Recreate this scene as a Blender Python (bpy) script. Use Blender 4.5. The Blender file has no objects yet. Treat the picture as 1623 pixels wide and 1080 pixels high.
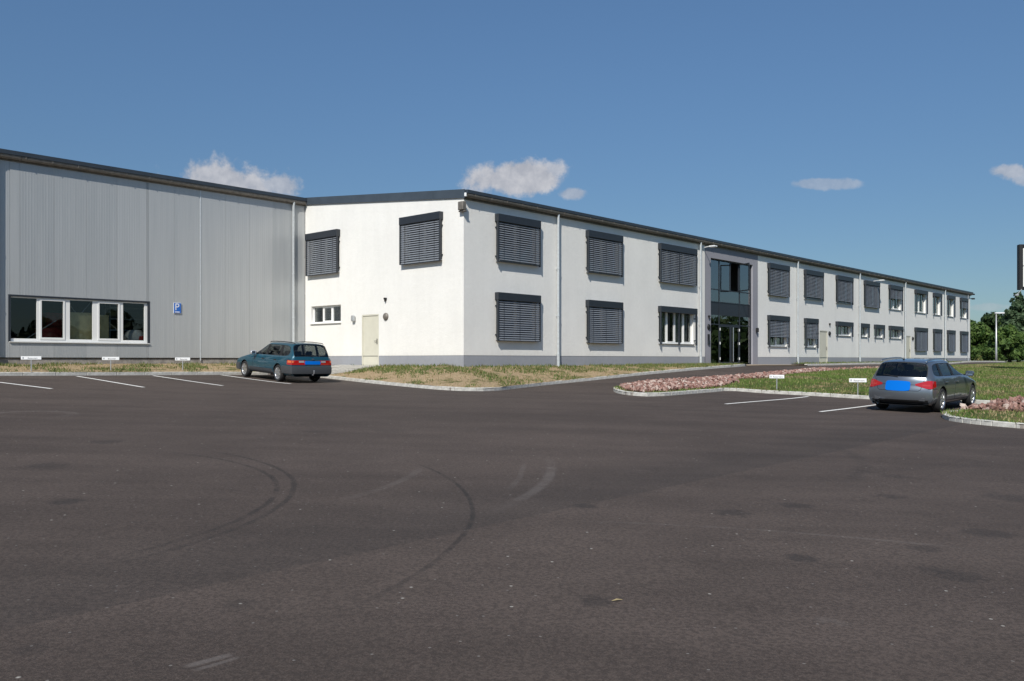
import bpy, bmesh, math, random
import numpy as np
from mathutils import Vector, Matrix, noise
from mathutils.geometry import delaunay_2d_cdt
from mathutils.bvhtree import BVHTree

random.seed(7); rng = np.random.default_rng(7)
R = math.radians
scene = bpy.context.scene
COL = scene.collection

# ------------------------------------------------------------------ camera
EYE = 1.65
cam_d = bpy.data.cameras.new('camera'); cam = bpy.data.objects.new('camera', cam_d); COL.objects.link(cam)
cam.location = (0, 0, EYE); cam.rotation_euler = (R(90), 0, 0)
cam_d.sensor_width = 36.0; cam_d.lens = 36.0 * 1379 / 1623
cam_d.shift_x = 0.0; cam_d.shift_y = 31 / 1623
cam_d.clip_start = 0.1; cam_d.clip_end = 6000
scene.camera = cam

# ------------------------------------------------------------------ world
SUN_DIR = Vector((-0.248, -0.969, 0.93)).normalized()     # towards the sun
sun_el = math.asin(SUN_DIR.z)
sun_az = math.atan2(SUN_DIR.x, SUN_DIR.y)                   # clockwise from +Y
world = bpy.data.worlds.new('World'); scene.world = world; world.use_nodes = True
nt = world.node_tree; nt.nodes.clear()
def N(nt, t, **kw):
    n = nt.nodes.new(t)
    for k, v in kw.items(): setattr(n, k, v)
    return n
def ML(nt, op, a, b=None, c=None, clamp=False):
    n = N(nt, 'ShaderNodeMath', operation=op); n.use_clamp = clamp
    for i, x in enumerate((a, b, c)):
        if x is None: continue
        if isinstance(x, (int, float)): n.inputs[i].default_value = x
        else: nt.links.new(x, n.inputs[i])
    return n.outputs[0]
def VM(nt, op, a, b=None):
    n = N(nt, 'ShaderNodeVectorMath', operation=op)
    for i, x in enumerate((a, b)):
        if x is None: continue
        if isinstance(x, (tuple, Vector)): n.inputs[i].default_value = tuple(x)
        else: nt.links.new(x, n.inputs[i])
    return n.outputs['Value'] if op in ('DOT_PRODUCT', 'LENGTH', 'DISTANCE') else n.outputs[0]
def SS(nt, x, a, b, c=0.0, d=1.0):
    n = N(nt, 'ShaderNodeMapRange', interpolation_type='SMOOTHSTEP')
    nt.links.new(x, n.inputs[0])
    for i, v in enumerate((a, b, c, d)): n.inputs[i + 1].default_value = v
    return n.outputs[0]
def MIXC(nt, f, a, b, mode='MIX'):
    n = N(nt, 'ShaderNodeMix', data_type='RGBA', blend_type=mode)
    for i, x in ((0, f), (6, a), (7, b)):
        if isinstance(x, (int, float)): n.inputs[i].default_value = x
        elif isinstance(x, tuple): n.inputs[i].default_value = (*x[:3], 1)
        else: nt.links.new(x, n.inputs[i])
    return n.outputs[2]
def NOISE(nt, vec, scale, detail=4, rough=0.5, out=0):
    n = N(nt, 'ShaderNodeTexNoise'); n.inputs['Scale'].default_value = scale
    n.inputs['Detail'].default_value = detail; n.inputs['Roughness'].default_value = rough
    if vec is not None: nt.links.new(vec, n.inputs['Vector'])
    return n.outputs[out]

sky = N(nt, 'ShaderNodeTexSky', sky_type='NISHITA'); sky.sun_disc = False
sky.sun_elevation = sun_el; sky.sun_rotation = sun_az
sky.altitude = 100; sky.air_density = 0.9; sky.dust_density = 0.35; sky.ozone_density = 1.3
tc = N(nt, 'ShaderNodeTexCoord'); D = tc.outputs['Generated']
nz = NOISE(nt, D, 16, 7, 0.62); nz2 = NOISE(nt, D, 55, 5, 0.6)
dens = None
def pixdir(u, v): return Vector(((u - 811.5) / 1379, 1, (571 - v) / 1379)).normalized()
for (u, v, hu, hv, amt, tilt) in ((366, 292, 102, 40, .9, 0.10), (438, 296, 52, 22, .75, 0), (820, 282, 90, 35, .95, -.12), (868, 270, 40, 17, .8, 0),
                                  (908, 307, 25, 11, .6, 0), (1302, 292, 54, 9, .42, 0), (1598, 272, 34, 14, .7, 0), (1625, 282, 22, 14, .6, 0),
                                  (1565, 487, 40, 8, .3, 0)):
    c = pixdir(u, v); r = Vector((1, 0, 0)); r = (r - c * r.dot(c)).normalized(); up = r.cross(c).normalized()
    if up.z < 0: up = -up
    r2 = (r * math.cos(tilt) - up * math.sin(tilt)); up2 = (up * math.cos(tilt) + r * math.sin(tilt))
    a = ML(nt, 'DIVIDE', VM(nt, 'DOT_PRODUCT', VM(nt, 'SUBTRACT', D, c), r2), hu / 1379)
    b = ML(nt, 'DIVIDE', VM(nt, 'DOT_PRODUCT', VM(nt, 'SUBTRACT', D, c), up2), hv / 1379)
    rr = ML(nt, 'SQRT', ML(nt, 'ADD', ML(nt, 'MULTIPLY', a, a), ML(nt, 'MULTIPLY', b, b)))
    m = ML(nt, 'SUBTRACT', 1.0, rr)
    m = ML(nt, 'ADD', m, ML(nt, 'MULTIPLY', ML(nt, 'SUBTRACT', nz, 0.5), 2.0))
    m = ML(nt, 'ADD', m, ML(nt, 'MULTIPLY', ML(nt, 'SUBTRACT', nz2, 0.5), 0.9))
    m = ML(nt, 'MULTIPLY', SS(nt, m, 0.05, 0.5), amt)
    m = ML(nt, 'MULTIPLY', m, SS(nt, VM(nt, 'DOT_PRODUCT', D, c), 0.98, 0.985))
    m = ML(nt, 'MULTIPLY', m, SS(nt, rr, 1.7, 1.15))
    dens = m if dens is None else ML(nt, 'MAXIMUM', dens, m)
shade = SS(nt, nz2, 0.3, 0.75)
ccol = MIXC(nt, shade, (3.0, 3.05, 3.35), (4.4, 4.35, 4.5))
skyc = MIXC(nt, 1.0, sky.outputs[0], (0.53, 0.67, 0.755), 'MULTIPLY')
sepd = N(nt, 'ShaderNodeSeparateXYZ'); nt.links.new(D, sepd.inputs[0])
hazeband = MIXC(nt, SS(nt, sepd.outputs[2], -0.05, 0.50), (0.53, 0.515, 0.52), (1.0, 1.0, 1.0))
skyc = MIXC(nt, 1.0, skyc, hazeband, 'MULTIPLY')
mixw = MIXC(nt, ML(nt, 'MULTIPLY', dens, 0.93), skyc, ccol)
bg = N(nt, 'ShaderNodeBackground'); bg.inputs[1].default_value = 0.112
nt.links.new(mixw, bg.inputs[0])
wo = N(nt, 'ShaderNodeOutputWorld'); nt.links.new(bg.outputs[0], wo.inputs[0])

sd = bpy.data.lights.new('sun', 'SUN'); sd.energy = 3.75; sd.angle = R(0.53); sd.color = (1.0, 0.955, 0.875)
so = bpy.data.objects.new('sun', sd); COL.objects.link(so)
so.rotation_euler = SUN_DIR.to_track_quat('Z', 'Y').to_euler(); so.location = (-30, -40, 60)

scene.view_settings.view_transform = 'Standard'; scene.view_settings.look = 'None'
scene.view_settings.exposure = 0.34; scene.view_settings.gamma = 1.0
scene.view_settings.use_curve_mapping = False
scene.render.engine = 'CYCLES'
scene.cycles.max_bounces = 8; scene.cycles.transparent_max_bounces = 16
scene.render.film_transparent = False

# ------------------------------------------------------------------ materials
MATS = {}
def mat(name, col, rough=0.6, metal=0.0, spec=0.5, var=0.0, vscale=8.0, bump=0.0, bscale=60.0, coat=0.0, emit=None, tr=0.0):
    m = bpy.data.materials.new(name); m.use_nodes = True; MATS[name] = m
    t = m.node_tree; b = t.nodes['Principled BSDF']
    b.inputs['Roughness'].default_value = rough; b.inputs['Metallic'].default_value = metal
    b.inputs['Specular IOR Level'].default_value = spec; b.inputs['Coat Weight'].default_value = coat
    b.inputs['Coat Roughness'].default_value = 0.04
    b.inputs['Base Color'].default_value = (*col, 1)
    if var or bump:
        tcn = N(t, 'ShaderNodeTexCoord')
    if var:
        nz = NOISE(t, tcn.outputs['Object'], vscale, 5, 0.6)
        f = SS(t, nz, 0.3, 0.7)
        lo = tuple(c * (1 - var) for c in col); hi = tuple(min(1, c * (1 + var)) for c in col)
        t.links.new(MIXC(t, f, lo, hi), b.inputs['Base Color'])
    if bump:
        nb = NOISE(t, tcn.outputs['Object'], bscale, 4, 0.6)
        bn = N(t, 'ShaderNodeBump'); bn.inputs['Strength'].default_value = bump; bn.inputs['Distance'].default_value = 0.02
        t.links.new(nb, bn.inputs['Height']); t.links.new(bn.outputs[0], b.inputs['Normal'])
    if emit: b.inputs['Emission Color'].default_value = (*emit, 1); b.inputs['Emission Strength'].default_value = 1
    return m

def plaster(name, col, bs=0.5):
    m = mat(name, col, 0.9, spec=0.2); t = m.node_tree; b = t.nodes['Principled BSDF']
    o = N(t, 'ShaderNodeTexCoord').outputs['Object']
    big = NOISE(t, o, 0.5, 5, 0.6); mid = NOISE(t, o, 6, 4, 0.6)
    mp = N(t, 'ShaderNodeMapping'); mp.inputs['Scale'].default_value = (2.5, 2.5, 0.22); t.links.new(o, mp.inputs[0])
    streak = NOISE(t, mp.outputs[0], 1.0, 4, 0.6)
    f = ML(t, 'ADD', ML(t, 'MULTIPLY', big, 0.5), ML(t, 'ADD', ML(t, 'MULTIPLY', mid, 0.25), ML(t, 'MULTIPLY', streak, 0.25)))
    cc = MIXC(t, SS(t, f, 0.32, 0.66), tuple(c * 0.93 for c in col), tuple(min(1, c * 1.02) for c in col))
    sep = N(t, 'ShaderNodeSeparateXYZ'); t.links.new(o, sep.inputs[0])
    splash = ML(t, 'MULTIPLY', SS(t, ML(t, 'ADD', sep.outputs[2], ML(t, 'MULTIPLY', mid, 0.5)), 2.35, 1.75), 0.16)
    cc = MIXC(t, splash, cc, tuple(c * 0.55 for c in (col[0], col[1] * .93, col[2] * .85)))
    t.links.new(cc, b.inputs['Base Color'])
    n1 = NOISE(t, o, 45, 3, 0.7); n2 = NOISE(t, o, 7, 3, 0.6)
    h = ML(t, 'ADD', n1, ML(t, 'MULTIPLY', n2, 0.9))
    bn = N(t, 'ShaderNodeBump'); bn.inputs['Strength'].default_value = bs; bn.inputs['Distance'].default_value = 0.008
    t.links.new(h, bn.inputs['Height']); t.links.new(bn.outputs[0], b.inputs['Normal'])
    return m

def glass(name, tint=(0.55, 0.6, 0.6), base=0.10, rough=0.0, refl=(1, 1, 1)):
    m = bpy.data.materials.new(name); m.use_nodes = True; MATS[name] = m
    t = m.node_tree; t.nodes.clear()
    tr = N(t, 'ShaderNodeBsdfTransparent'); tr.inputs[0].default_value = (*tint, 1)
    gl = N(t, 'ShaderNodeBsdfGlossy'); gl.inputs['Roughness'].default_value = rough; gl.inputs[0].default_value = (*refl, 1)
    fr = N(t, 'ShaderNodeFresnel'); fr.inputs[0].default_value = 1.5
    f = ML(t, 'ADD', ML(t, 'MULTIPLY', fr.outputs[0], 0.8), base, clamp=True)
    o = N(t, 'ShaderNodeTexCoord').outputs['Object']
    nb = NOISE(t, o, 1.2, 2, 0.5)
    bn = N(t, 'ShaderNodeBump'); bn.inputs['Strength'].default_value = 0.06; bn.inputs['Distance'].default_value = 0.05
    t.links.new(nb, bn.inputs['Height']); t.links.new(bn.outputs[0], gl.inputs['Normal'])
    mx = N(t, 'ShaderNodeMixShader'); t.links.new(f, mx.inputs[0]); t.links.new(tr.outputs[0], mx.inputs[1]); t.links.new(gl.outputs[0], mx.inputs[2])
    ou = N(t, 'ShaderNodeOutputMaterial'); t.links.new(mx.outputs[0], ou.inputs[0])
    return m

plaster('white_render', (0.82, 0.81, 0.775), 1.0); plaster('grey_plinth', (0.33, 0.345, 0.38), 0.4); plaster('grey_render', (0.30, 0.30, 0.335), 0.4)
mat('concrete', (0.30, 0.27, 0.24), 0.9, var=.25, vscale=5, bump=.4, bscale=40)
mat('kerb_concrete', (0.50, 0.49, 0.455), 0.9, var=.2, vscale=6, bump=.5, bscale=70)
mat('roof_metal', (0.035, 0.045, 0.058), 0.42, spec=.5, var=.12, vscale=2)
mat('fascia_metal', (0.055, 0.07, 0.088), 0.38, spec=.5, var=.08, vscale=2)
mat('gutter_zinc', (0.19, 0.172, 0.15), 0.55, metal=.3, var=.2, vscale=6)
mat('pipe_zinc', (0.60, 0.63, 0.64), 0.38, metal=.35, var=.08, vscale=9)
mat('anthracite', (0.024, 0.029, 0.037), 0.42, spec=.5, var=.1)
mat('slat_metal', (0.235, 0.255, 0.285), 0.40, metal=.15, spec=.5)
mat('white_frame', (0.80, 0.80, 0.78), 0.35, spec=.5)
mat('sill_metal', (0.45, 0.46, 0.48), 0.4, metal=.5)
mat('cream_door', (0.62, 0.60, 0.50), 0.55, var=.04, vscale=2)
mat('black_plastic', (0.012, 0.012, 0.013), 0.55)
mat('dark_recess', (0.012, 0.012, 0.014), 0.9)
mat('interior_wall', (0.26, 0.255, 0.24), 0.9); mat('interior_floor', (0.12, 0.115, 0.11), 0.8)
mat('interior_dark', (0.10, 0.10, 0.105), 0.9)
mat('curtain', (0.82, 0.81, 0.76), 0.9, var=.06)
mat('road_paint', (0.80, 0.79, 0.75), 0.7, var=.16, vscale=14)
mat('sign_white', (0.82, 0.83, 0.83), 0.4); mat('sign_text', (0.05, 0.05, 0.06), 0.5)
mat('sign_blue', (0.02, 0.13, 0.50), 0.35); mat('galvanised', (0.50, 0.51, 0.51), 0.4, metal=.5)
mat('red_paint', (0.48, 0.035, 0.03), 0.5, var=.2); mat('board', (0.70, 0.60, 0.34), 0.7, var=.15, vscale=3)
mat('steel', (0.42, 0.43, 0.45), 0.4, metal=.6); mat('bag', (0.62, 0.62, 0.62), 0.7, var=.1)
mat('path_slab', (0.40, 0.385, 0.35), 0.9, var=.15, vscale=4, bump=.3)
mat('lamp_glass', (0.75, 0.76, 0.76), 0.3)
# cars
def paint(name, col, metal=0.5, rough=0.35):
    m = mat(name, col, rough, metal=metal, coat=0.9); return m
paint('blue_paint', (0.003, 0.070, 0.112), 0.25, 0.38); paint('silver_paint', (0.20, 0.222, 0.25), 0.75, 0.30)
mat('cladding', (0.045, 0.05, 0.058), 0.55); mat('bumper_grey', (0.052, 0.056, 0.062), 0.5)
mat('rubber', (0.018, 0.018, 0.019), 0.85); mat('alloy', (0.62, 0.63, 0.65), 0.28, metal=.85)
mat('lamp_red', (0.40, 0.008, 0.008), 0.12, coat=1.0); mat('lamp_amber', (0.72, 0.16, 0.04), 0.15, coat=1.0)
mat('lamp_clear_red', (0.45, 0.03, 0.025), 0.10, coat=1.0)
mat('lamp_clear', (0.7, 0.7, 0.72), 0.08, metal=.5, coat=1.0)
mat('plate_blue', (0.0, 0.15, 0.62), 0.8, spec=.1); mat('chrome', (0.75, 0.76, 0.78), 0.12, metal=1.0)
mat('upholstery', (0.055, 0.058, 0.065), 0.9)
glass('window_glass', (0.80, 0.83, 0.82), 0.01); glass('entrance_glass', (0.45, 0.52, 0.52), 0.24)
glass('car_glass', (0.80, 0.85, 0.82), 0.02); glass('car_glass_dark', (0.45, 0.48, 0.48), 0.03)

def panel_metal():
    m = mat('panel_metal', (0.42, 0.445, 0.46), 0.38, metal=.25, spec=.5); t = m.node_tree; b = t.nodes['Principled BSDF']
    o = N(t, 'ShaderNodeTexCoord').outputs['Object']
    mp = N(t, 'ShaderNodeMapping'); mp.inputs['Scale'].default_value = (3, 3, .12); t.links.new(o, mp.inputs[0])
    st = NOISE(t, mp.outputs[0], 2, 5, .6); oi = N(t, 'ShaderNodeObjectInfo')
    f = ML(t, 'ADD', ML(t, 'MULTIPLY', st, .7), ML(t, 'MULTIPLY', oi.outputs['Random'], .3))
    t.links.new(MIXC(t, SS(t, f, .25, .75), (0.405, 0.42, 0.425), (0.475, 0.485, 0.485)), b.inputs['Base Color'])
panel_metal()

def soil(name, c1, c2, green=None):
    m = mat(name, c1, 0.95, spec=.1); t = m.node_tree; b = t.nodes['Principled BSDF']
    o = N(t, 'ShaderNodeTexCoord').outputs['Object']
    n1 = NOISE(t, o, 1.3, 6, .65); n2 = NOISE(t, o, 14, 5, .7)
    c = MIXC(t, SS(t, n2, .35, .68), c1, c2)
    if green: c = MIXC(t, SS(t, ML(t, 'ADD', n1, ML(t, 'MULTIPLY', n2, .25)), green[3], green[3] + .13), c, green[:3])
    t.links.new(c, b.inputs['Base Color'])
    bn = N(t, 'ShaderNodeBump'); bn.inputs['Strength'].default_value = .9; bn.inputs['Distance'].default_value = .04
    t.links.new(n2, bn.inputs['Height']); t.links.new(bn.outputs[0], b.inputs['Normal'])
soil('bank_soil', (0.28, 0.20, 0.12), (0.44, 0.34, 0.215), (0.085, 0.10, 0.03, .64))
soil('lawn_soil', (0.13, 0.105, 0.05), (0.22, 0.17, 0.085), (0.075, 0.10, 0.03, .5))
soil('sand', (0.30, 0.24, 0.175), (0.42, 0.345, 0.26)); soil('field_grass', (0.08, 0.10, 0.035), (0.12, 0.125, 0.05))
soil('stone_soil', (0.13, 0.075, 0.055), (0.2, 0.12, 0.09))

def leafy(name, a, b_, c):
    m = mat(name, a, 0.6, spec=.25); t = m.node_tree; b = t.nodes['Principled BSDF']
    g = N(t, 'ShaderNodeNewGeometry').outputs['Random Per Island']
    r = N(t, 'ShaderNodeValToRGB'); t.links.new(g, r.inputs[0])
    r.color_ramp.elements[0].color = (*a, 1); r.color_ramp.elements[1].color = (*c, 1)
    e = r.color_ramp.elements.new(.55); e.color = (*b_, 1)
    t.links.new(r.outputs[0], b.inputs['Base Color'])
    tl = N(t, 'ShaderNodeBsdfTranslucent'); t.links.new(r.outputs[0], tl.inputs[0])
    mx = N(t, 'ShaderNodeMixShader'); mx.inputs[0].default_value = .25
    t.links.new(b.outputs[0], mx.inputs[1]); t.links.new(tl.outputs[0], mx.inputs[2])
    t.links.new(mx.outputs[0], t.nodes['Material Output'].inputs[0])
leafy('grass_bank', (0.075, 0.13, 0.028), (0.12, 0.17, 0.045), (0.30, 0.26, 0.12))
leafy('grass_lawn', (0.085, 0.17, 0.03), (0.15, 0.22, 0.05), (0.28, 0.29, 0.11))
leafy('straw', (0.32, 0.25, 0.13), (0.42, 0.34, 0.19), (0.17, 0.17, 0.06))
leafy('leaf_mid', (0.035, 0.08, 0.018), (0.075, 0.13, 0.03), (0.13, 0.20, 0.05))
leafy('leaf_dark', (0.02, 0.042, 0.014), (0.04, 0.07, 0.022), (0.065, 0.10, 0.032))
leafy('leaf_bluegreen', (0.04, 0.075, 0.035), (0.075, 0.12, 0.06), (0.12, 0.17, 0.09))
mat('bark', (0.09, 0.07, 0.05), 0.95, var=.3, bump=.6)
def stone_mat():
    m = mat('red_stone', (0.4, 0.25, 0.22), 0.9, spec=.2); t = m.node_tree; b = t.nodes['Principled BSDF']
    o = N(t, 'ShaderNodeTexCoord').outputs['Object']; oi = N(t, 'ShaderNodeObjectInfo').outputs['Random']
    g = N(t, 'ShaderNodeNewGeometry').outputs['Random Per Island']
    f = ML(t, 'FRACT', ML(t, 'ADD', oi, g))
    r = N(t, 'ShaderNodeValToRGB'); t.links.new(f, r.inputs[0])
    r.color_ramp.elements[0].color = (0.12, 0.055, 0.045, 1); r.color_ramp.elements[1].color = (0.52, 0.44, 0.38, 1)
    for p, c in ((.3, (0.20, 0.095, 0.075, 1)), (.55, (0.28, 0.15, 0.12, 1)), (.8, (0.36, 0.235, 0.20, 1))):
        e = r.color_ramp.elements.new(p); e.color = c
    n = NOISE(t, o, 9, 4, .6)
    t.links.new(MIXC(t, SS(t, n, .4, .7, 0, .35), r.outputs[0], (0.55, 0.46, 0.42)), b.inputs['Base Color'])
stone_mat()

# ------------------------------------------------------------------ mesh helpers
def link(o, parent=None):
    COL.objects.link(o)
    if parent is not None: o.parent = parent
    return o
def mesh_obj(name, verts, faces, m, parent=None, smooth=False, mats=None, idx=None):
    me = bpy.data.meshes.new(name)
    me.from_pydata([tuple(v) for v in verts], [], [tuple(f) for f in faces])
    for mm in (mats or [m]): me.materials.append(MATS[mm])
    if idx is not None: me.polygons.foreach_set('material_index', idx)
    if smooth: me.polygons.foreach_set('use_smooth', [True] * len(me.polygons))
    me.update()
    return link(bpy.data.objects.new(name, me), parent)
def fast_tris(name, V, m, parent=None):
    """V: (n,3,3) array of separate triangles"""
    n = len(V); me = bpy.data.meshes.new(name)
    me.vertices.add(3 * n); me.vertices.foreach_set('co', V.reshape(-1).astype(np.float32))
    me.loops.add(3 * n); me.loops.foreach_set('vertex_index', np.arange(3 * n, dtype=np.int32))
    me.polygons.add(n); me.polygons.foreach_set('loop_start', np.arange(0, 3 * n, 3, dtype=np.int32))
    me.polygons.foreach_set('loop_total', np.full(n, 3, dtype=np.int32))
    me.materials.append(MATS[m]); me.update(calc_edges=True)
    return link(bpy.data.objects.new(name, me), parent)
class MB:
    def __init__(s): s.v = []; s.f = []
    def add(s, V, F):
        b = len(s.v); s.v += [tuple(p) for p in V]; s.f += [tuple(b + i for i in f) for f in F]; return s
    def box(s, x0, x1, y0, y1, z0, z1, M=None):
        V = [Vector((x, y, z)) for z in (z0, z1) for y in (y0, y1) for x in (x0, x1)]
        if M is not None: V = [M @ p for p in V]
        return s.add(V, [(0, 2, 3, 1), (4, 5, 7, 6), (0, 1, 5, 4), (2, 6, 7, 3), (0, 4, 6, 2), (1, 3, 7, 5)])
    def bbox(s, x0, x1, y0, y1, z0, z1, b=0.01, M=None):
        """box with chamfered edges"""
        V = []; 
        for sx, X in ((1, x0), (-1, x1)):
            for sy, Yy in ((1, y0), (-1, y1)):
                for sz, Z in ((1, z0), (-1, z1)):
                    V += [(X, Yy + sy * b, Z + sz * b), (X + sx * b, Yy, Z + sz * b), (X + sx * b, Yy + sy * b, Z)]
        V = [Vector(p) for p in V]
        if M is not None: V = [M @ p for p in V]
        bm = bmesh.new(); vs = [bm.verts.new(p) for p in V]
        bmesh.ops.convex_hull(bm, input=vs)
        bm.verts.index_update(); bm.faces.ensure_lookup_table()
        VV = [p.co.copy() for p in bm.verts]; FF = [[q.index for q in f.verts] for f in bm.faces]; bm.free()
        return s.add(VV, FF)
    def tube(s, pts, r, n=10, cap=True):
        pts = [Vector(p) for p in pts]; rings = []
        for i, p in enumerate(pts):
            d = (pts[min(i + 1, len(pts) - 1)] - pts[max(i - 1, 0)]).normalized()
            a = Vector((0, 0, 1)) if abs(d.z) < .9 else Vector((1, 0, 0))
            e1 = d.cross(a).normalized(); e2 = d.cross(e1)
            rr = r[i] if isinstance(r, (list, tuple)) else r
            rings.append([p + e1 * rr * math.cos(2 * math.pi * k / n) + e2 * rr * math.sin(2 * math.pi * k / n) for k in range(n)])
        V = [p for ring in rings for p in ring]; F = []
        for i in range(len(pts) - 1):
            for k in range(n):
                F.append((i * n + k, i * n + (k + 1) % n, (i + 1) * n + (k + 1) % n, (i + 1) * n + k))
        if cap: F += [tuple(range(n))[::-1], tuple((len(pts) - 1) * n + k for k in range(n))]
        return s.add(V, F)
    def lathe(s, prof, n=24, M=None, close=False):
        """prof: (radius, height) ; axis = local y"""
        V = []; F = []
        for (r, h) in prof:
            for k in range(n):
                a = 2 * math.pi * k / n; V.append(Vector((r * math.cos(a), h, r * math.sin(a))))
        if M is not None: V = [M @ p for p in V]
        m = len(prof)
        for i in range(m if close else m - 1):
            j = (i + 1) % m
            for k in range(n): F.append((i * n + k, i * n + (k + 1) % n, j * n + (k + 1) % n, j * n + k))
        return s.add(V, F)
    def build(s, name, m, parent=None, smooth=False): return mesh_obj(name, s.v, s.f, m, parent, smooth)
def smooth_by_angle(o, deg=35):
    me = o.data
    me.polygons.foreach_set('use_smooth', [True] * len(me.polygons))
    bm = bmesh.new(); bm.from_mesh(me); lim = R(deg)
    for e in bm.edges:
        if len(e.link_faces) == 2 and e.calc_face_angle(0) > lim: e.smooth = False
    bm.to_mesh(me); bm.free()
    return o
def tag(o, label=None, cat=None, group=None, kind=None):
    if label: o['label'] = label
    if cat: o['category'] = cat
    if group: o['group'] = group
    if kind: o['kind'] = kind
    return o
def empty(name, loc=(0, 0, 0), rz=0, parent=None):
    o = bpy.data.objects.new(name, None); o.location = loc; o.rotation_euler = (0, 0, rz)
    return link(o, parent)
def copy_tree(o, parent=None):
    c = o.copy(); COL.objects.link(c); c.parent = parent
    for ch in o.children: copy_tree(ch, c)
    return c

# ------------------------------------------------------------------ layout frame
F = 1379.0
T = Vector((0.6740, 0.7387, 0)); S = Vector((-0.7387, 0.6740, 0)); P0 = Vector((-1.83, 33.0, 0))
ROT = math.atan2(T.y, T.x)
def L2W(x, s, z=0): p = P0 + T * x + S * s; return Vector((p.x, p.y, z))
def W2L(p): d = Vector((p[0], p[1], 0)) - P0; return d.dot(T), d.dot(S)
def fx(u):                     # distance along the long facade seen at column u
    k = (u - 811.5) / F; return (33 * k + 1.83) / (.674 - .7387 * k)
def gs(u):                     # distance along the gable
    k = (u - 811.5) / F; return (-1.83 - 33 * k) / (.7387 + .674 * k)
def hx(u):                     # distance (negative) along the hall wall
    k = (u - 811.5) / F; a = L2W(0, 10.39)
    return (k * a.y - a.x) / (.674 - .7387 * k)
def zr(v, Y): return EYE + (571 - v) / F * Y

# ------------------------------------------------------------------ ground height
class TPS:
    def __init__(s, pts, lam=1e-3):
        A = np.array(pts, float); s.X = A[:, :2] / 30; z = A[:, 2]; n = len(A)
        d = np.linalg.norm(s.X[:, None] - s.X[None], axis=2); K = s.k(d) + lam * np.eye(n)
        Pm = np.hstack([np.ones((n, 1)), s.X]); M = np.zeros((n + 3, n + 3)); M[:n, :n] = K; M[:n, n:] = Pm; M[n:, :n] = Pm.T
        w = np.linalg.solve(M, np.concatenate([z, np.zeros(3)])); s.w = w[:n]; s.a = w[n:]
    @staticmethod
    def k(d):
        with np.errstate(divide='ignore', invalid='ignore'): return np.where(d > 1e-9, d * d * np.log(d), 0.0)
    def __call__(s, x, y):
        x = np.atleast_1d(np.asarray(x, float)); y = np.atleast_1d(np.asarray(y, float)); out = np.empty(x.size)
        X = np.stack([x.ravel(), y.ravel()], 1) / 30
        for i in range(0, len(X), 20000):
            q = X[i:i + 20000]; d = np.linalg.norm(q[:, None] - s.X[None], axis=2)
            out[i:i + 20000] = s.k(d) @ s.w + s.a[0] + q @ s.a[1:]
        return out
ctrl = []
for x in (-24, -12, 0, 12, 22):
    for y in (-12, 2, 10, 18):
        ctrl.append((x, y, max(-1.8, min(-.75, -1.65 - .024 * x + .022 * y))))
ctrl += [(11.58, 23.4, -1.41), (13.5, 25.5, -1.365), (-8.3, 30.8, -.77), (-10.1, 32.7, -.63),
         (-16.3, 27.66, -.5), (-12.9, 31.3, -.545), (-11.1, 33.3, -.56), (-22, 21.5, -.5),
         (40, 20, -1.75), (60, 60, -.8), (60, 100, -.3), (90, 90, -.5), (0, 70, -.3), (-25, 45, -.4), (-10, 50, -.3), (30, 110, -.2), (80, 130, -.4), (70, 0, -1.9)]
for (u, v, Y) in ((520, 600, 34), (600, 609, 31), (660, 615, 29.2), (735, 621, 27.6), (780, 619.5, 28.8), (850, 611, 32.4), (900, 606.5, 34), (950, 602, 35.4),
                  (1000, 597, 36.8), (1050, 591.5, 38.9), (1100, 587, 41), (1150, 583, 43.5), (1185, 580.5, 46.5), (1280, 580, 53.3), (1400, 577.5, 61.8),
                  (1540, 575, 76.8), (1620, 575, 92),
                  (983, 616, 31.5), (1031, 611, 32.5), (1086, 605.5, 34), (1138, 602, 36), (1190, 598, 38), (1243, 592.5, 41), (1291, 588.5, 44),
                  (1390, 584.5, 50), (1518, 582.5, 62), (1604, 580.5, 72),
                  (972.5, 620, 30.2), (985, 625.3, 28.8), (1010, 628, 27.8), (1052, 627.6, 28), (1100, 624, 29.8), (1135, 621.6, 31.2), (1157, 620.5, 32), (1299, 628, 29.8), (1383, 634, 28.6), (1546, 639.5, 26.5),
                  (1504, 667, 20.7), (1541, 673, 19.8), (1591, 677.5, 19.2)):
    ctrl.append(((u - 811.5) / F * Y, Y, (571 - v) / F * Y))
ctrl = [(x, y, z + EYE) for x, y, z in ctrl]
Hf = TPS(ctrl, 2e-3)
def H(x, y): return float(Hf(x, y)[0])
def gp(u, v):
    """the point of the ground seen at (u, v)"""
    k = (u - 811.5) / F; w = (571 - v) / F
    Y = np.linspace(3, 110, 2200); z = EYE + w * Y; g = Hf(k * Y, Y)
    i = np.argmax(z < g)
    if i == 0: i = len(Y) - 1
    return Vector((k * Y[i], Y[i], g[i]))

# asphalt sheet
def grid_mesh(name, xs, ys, zf, m, smooth=True):
    X, Yg = np.meshgrid(xs, ys); Z = zf(X.ravel(), Yg.ravel()); V = np.stack([X.ravel(), Yg.ravel(), Z], 1).tolist()
    nx, ny = len(xs), len(ys); Fc = [(j * nx + i, j * nx + i + 1, (j + 1) * nx + i + 1, (j + 1) * nx + i) for j in range(ny - 1) for i in range(nx - 1)]
    return mesh_obj(name, V, Fc, m, None, smooth)

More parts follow.
